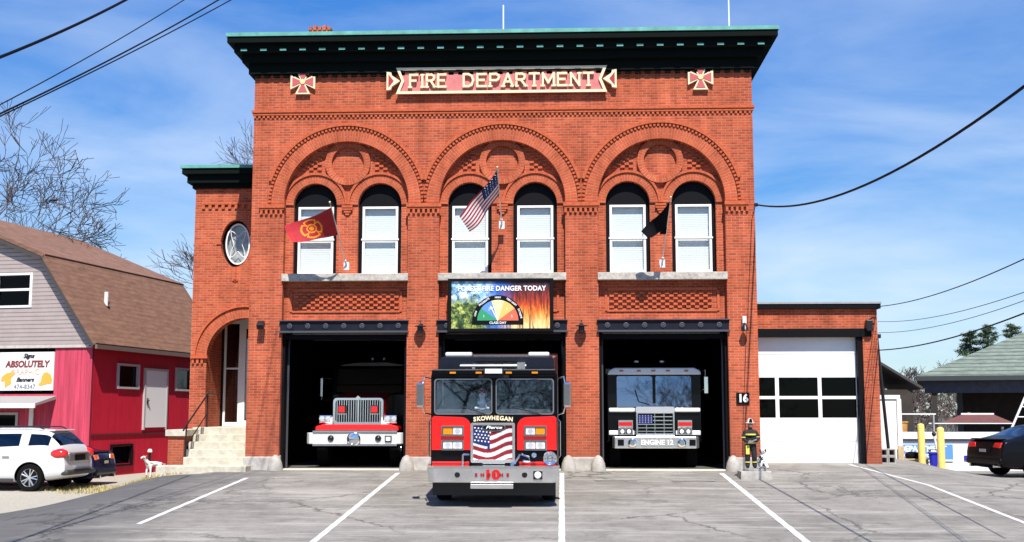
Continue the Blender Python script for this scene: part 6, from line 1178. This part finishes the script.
t = thing('dark_shed', 'low dark shed roof seen behind the white screen panel', 'shed', (12, 14, 0)); mb = MB(); mb.hexa([(10.6, 12, 3.6), (12.7, 12, 2.3), (12.7, 16, 2.3), (10.6, 16, 3.6), (10.6, 12, 3.7), (12.7, 12, 2.4), (12.7, 16, 2.4), (10.6, 16, 3.7)]); mb.obj('roof', mat('shed_roof', (.05, .045, .045), .8, var=.3), t, world=True); mb = MB(); mb.box(10.7, 12.4, 12.2, 15.8, -.4, 2.3); mb.obj('wall', mat('shed_wall', (.035, .028, .022), .9, var=.4, scale=3), t, world=True)
for k, (x0, x1, z_) in enumerate(((-40, -12, 4.2), )):
    pass
# far tree line closing the horizon to left and right
def belt(name, x0, x1, y, h, n, label):
    R_ = random.Random(int(x0)); mb = MB()
    for i in range(n):
        x = R_.uniform(x0, x1); yy = y + R_.uniform(0, 16); hh = h * (.7 + .5 * noise.noise(Vector((x * .06, 0, 3)))); z = R_.uniform(-.5, hh); c = Vector((x, yy, z)); mb.m = R_.random() < .25; mb.poly([c + Vector((R_.uniform(-1, 1), R_.uniform(-.5, .5), R_.uniform(-.5, .8))) for _ in range(3)])
    tag(mb.obj(name, [mat('far_brown', (.09, .075, .06), .95), mat('far_green', (.035, .05, .025), .95)]), label, 'woods', kind='stuff')
belt('far_woods', -150, 150, 120, 8, 5200, 'distant tree line along the horizon behind everything')

# ------------------------------------------------------------------ overhead wires
def wire(label, a, b, sag, r, group='overhead wires', n=28):
    a, b = Vector(a), Vector(b); pts = [a * (1 - i / n) + b * (i / n) - Vector((0, 0, sag * 4 * (i / n) * (1 - i / n))) for i in range(n + 1)]
    mb = MB(); mb.tube(pts, r, 6); tag(mb.obj('overhead_wire', BLACKP, smooth='all'), label, 'wire', group)
def ext(a, b, k0, k1): a, b = Vector(a), Vector(b); return a - (b - a) * k0, b + (b - a) * k1
for (a, b, r_, sg_, l_) in (((-8.21, -14, 6.72), (-8.08, -10, 8.93), .024, .12, 'thick black wire crossing the top left corner, highest of the four'), ((-8.17, -14, 6.03), (-7.0, -10, 8.92), .009, .15, 'thin black wire at the top left, second from the corner'),
                       ((-8.17, -14, 5.93), (-7.04, -8, 9.64), .014, .2, 'black wire at the top left, upper of the close pair'), ((-8.16, -14, 5.85), (-6.74, -8, 9.63), .011, .14, 'thin black wire at the top left, lower of the close pair')):
    wire(l_, *ext(a, b, .5, .45), sg_, r_)
wire('thick black cable sweeping up to the right from the top of the fire station corner', (5.07, -.03, 6.82), (5.92, -20, 5.80), .82, .022)
for a, b, r_, l_ in (((8.45, 1.5, 4.30), (7.17, -12, 3.97), .010, 'wire from the annex roof corner, highest on the right'), ((8.45, 1.5, 3.90), (7.14, -12, 3.45), .006, 'thin faint wire below the highest one right of the annex'),
                 ((8.45, 1.5, 3.60), (7.91, -10, 3.51), .006, 'thin faint wire second from the lowest right of the annex'), ((8.47, 1.9, 3.15), (7.89, -10, 3.29), .014, 'dark wire right of the annex, lowest of the wires there')):
    wire(l_, *ext(a, b, 0, .25), .22, r_)
t = thing('conduit', 'thin black service cable running down the right hand brick pier', 'cable', (4.9, -.03, 6.8)); mb = MB(); mb.tube([(5.04, -.05, 6.82), (4.93, -.05, 6.5), (4.76, -.012, 3.9), (4.70, -.012, 3.2), (4.62, -.012, 1.9), (4.54, -.012, .4)], .006, 5); mb.obj('cable', BLACKP, t, world=True); mb = MB(); mb.box(5.0, 5.08, -.08, 0, 6.78, 6.86); mb.obj('insulator', BLACKM, t, world=True)
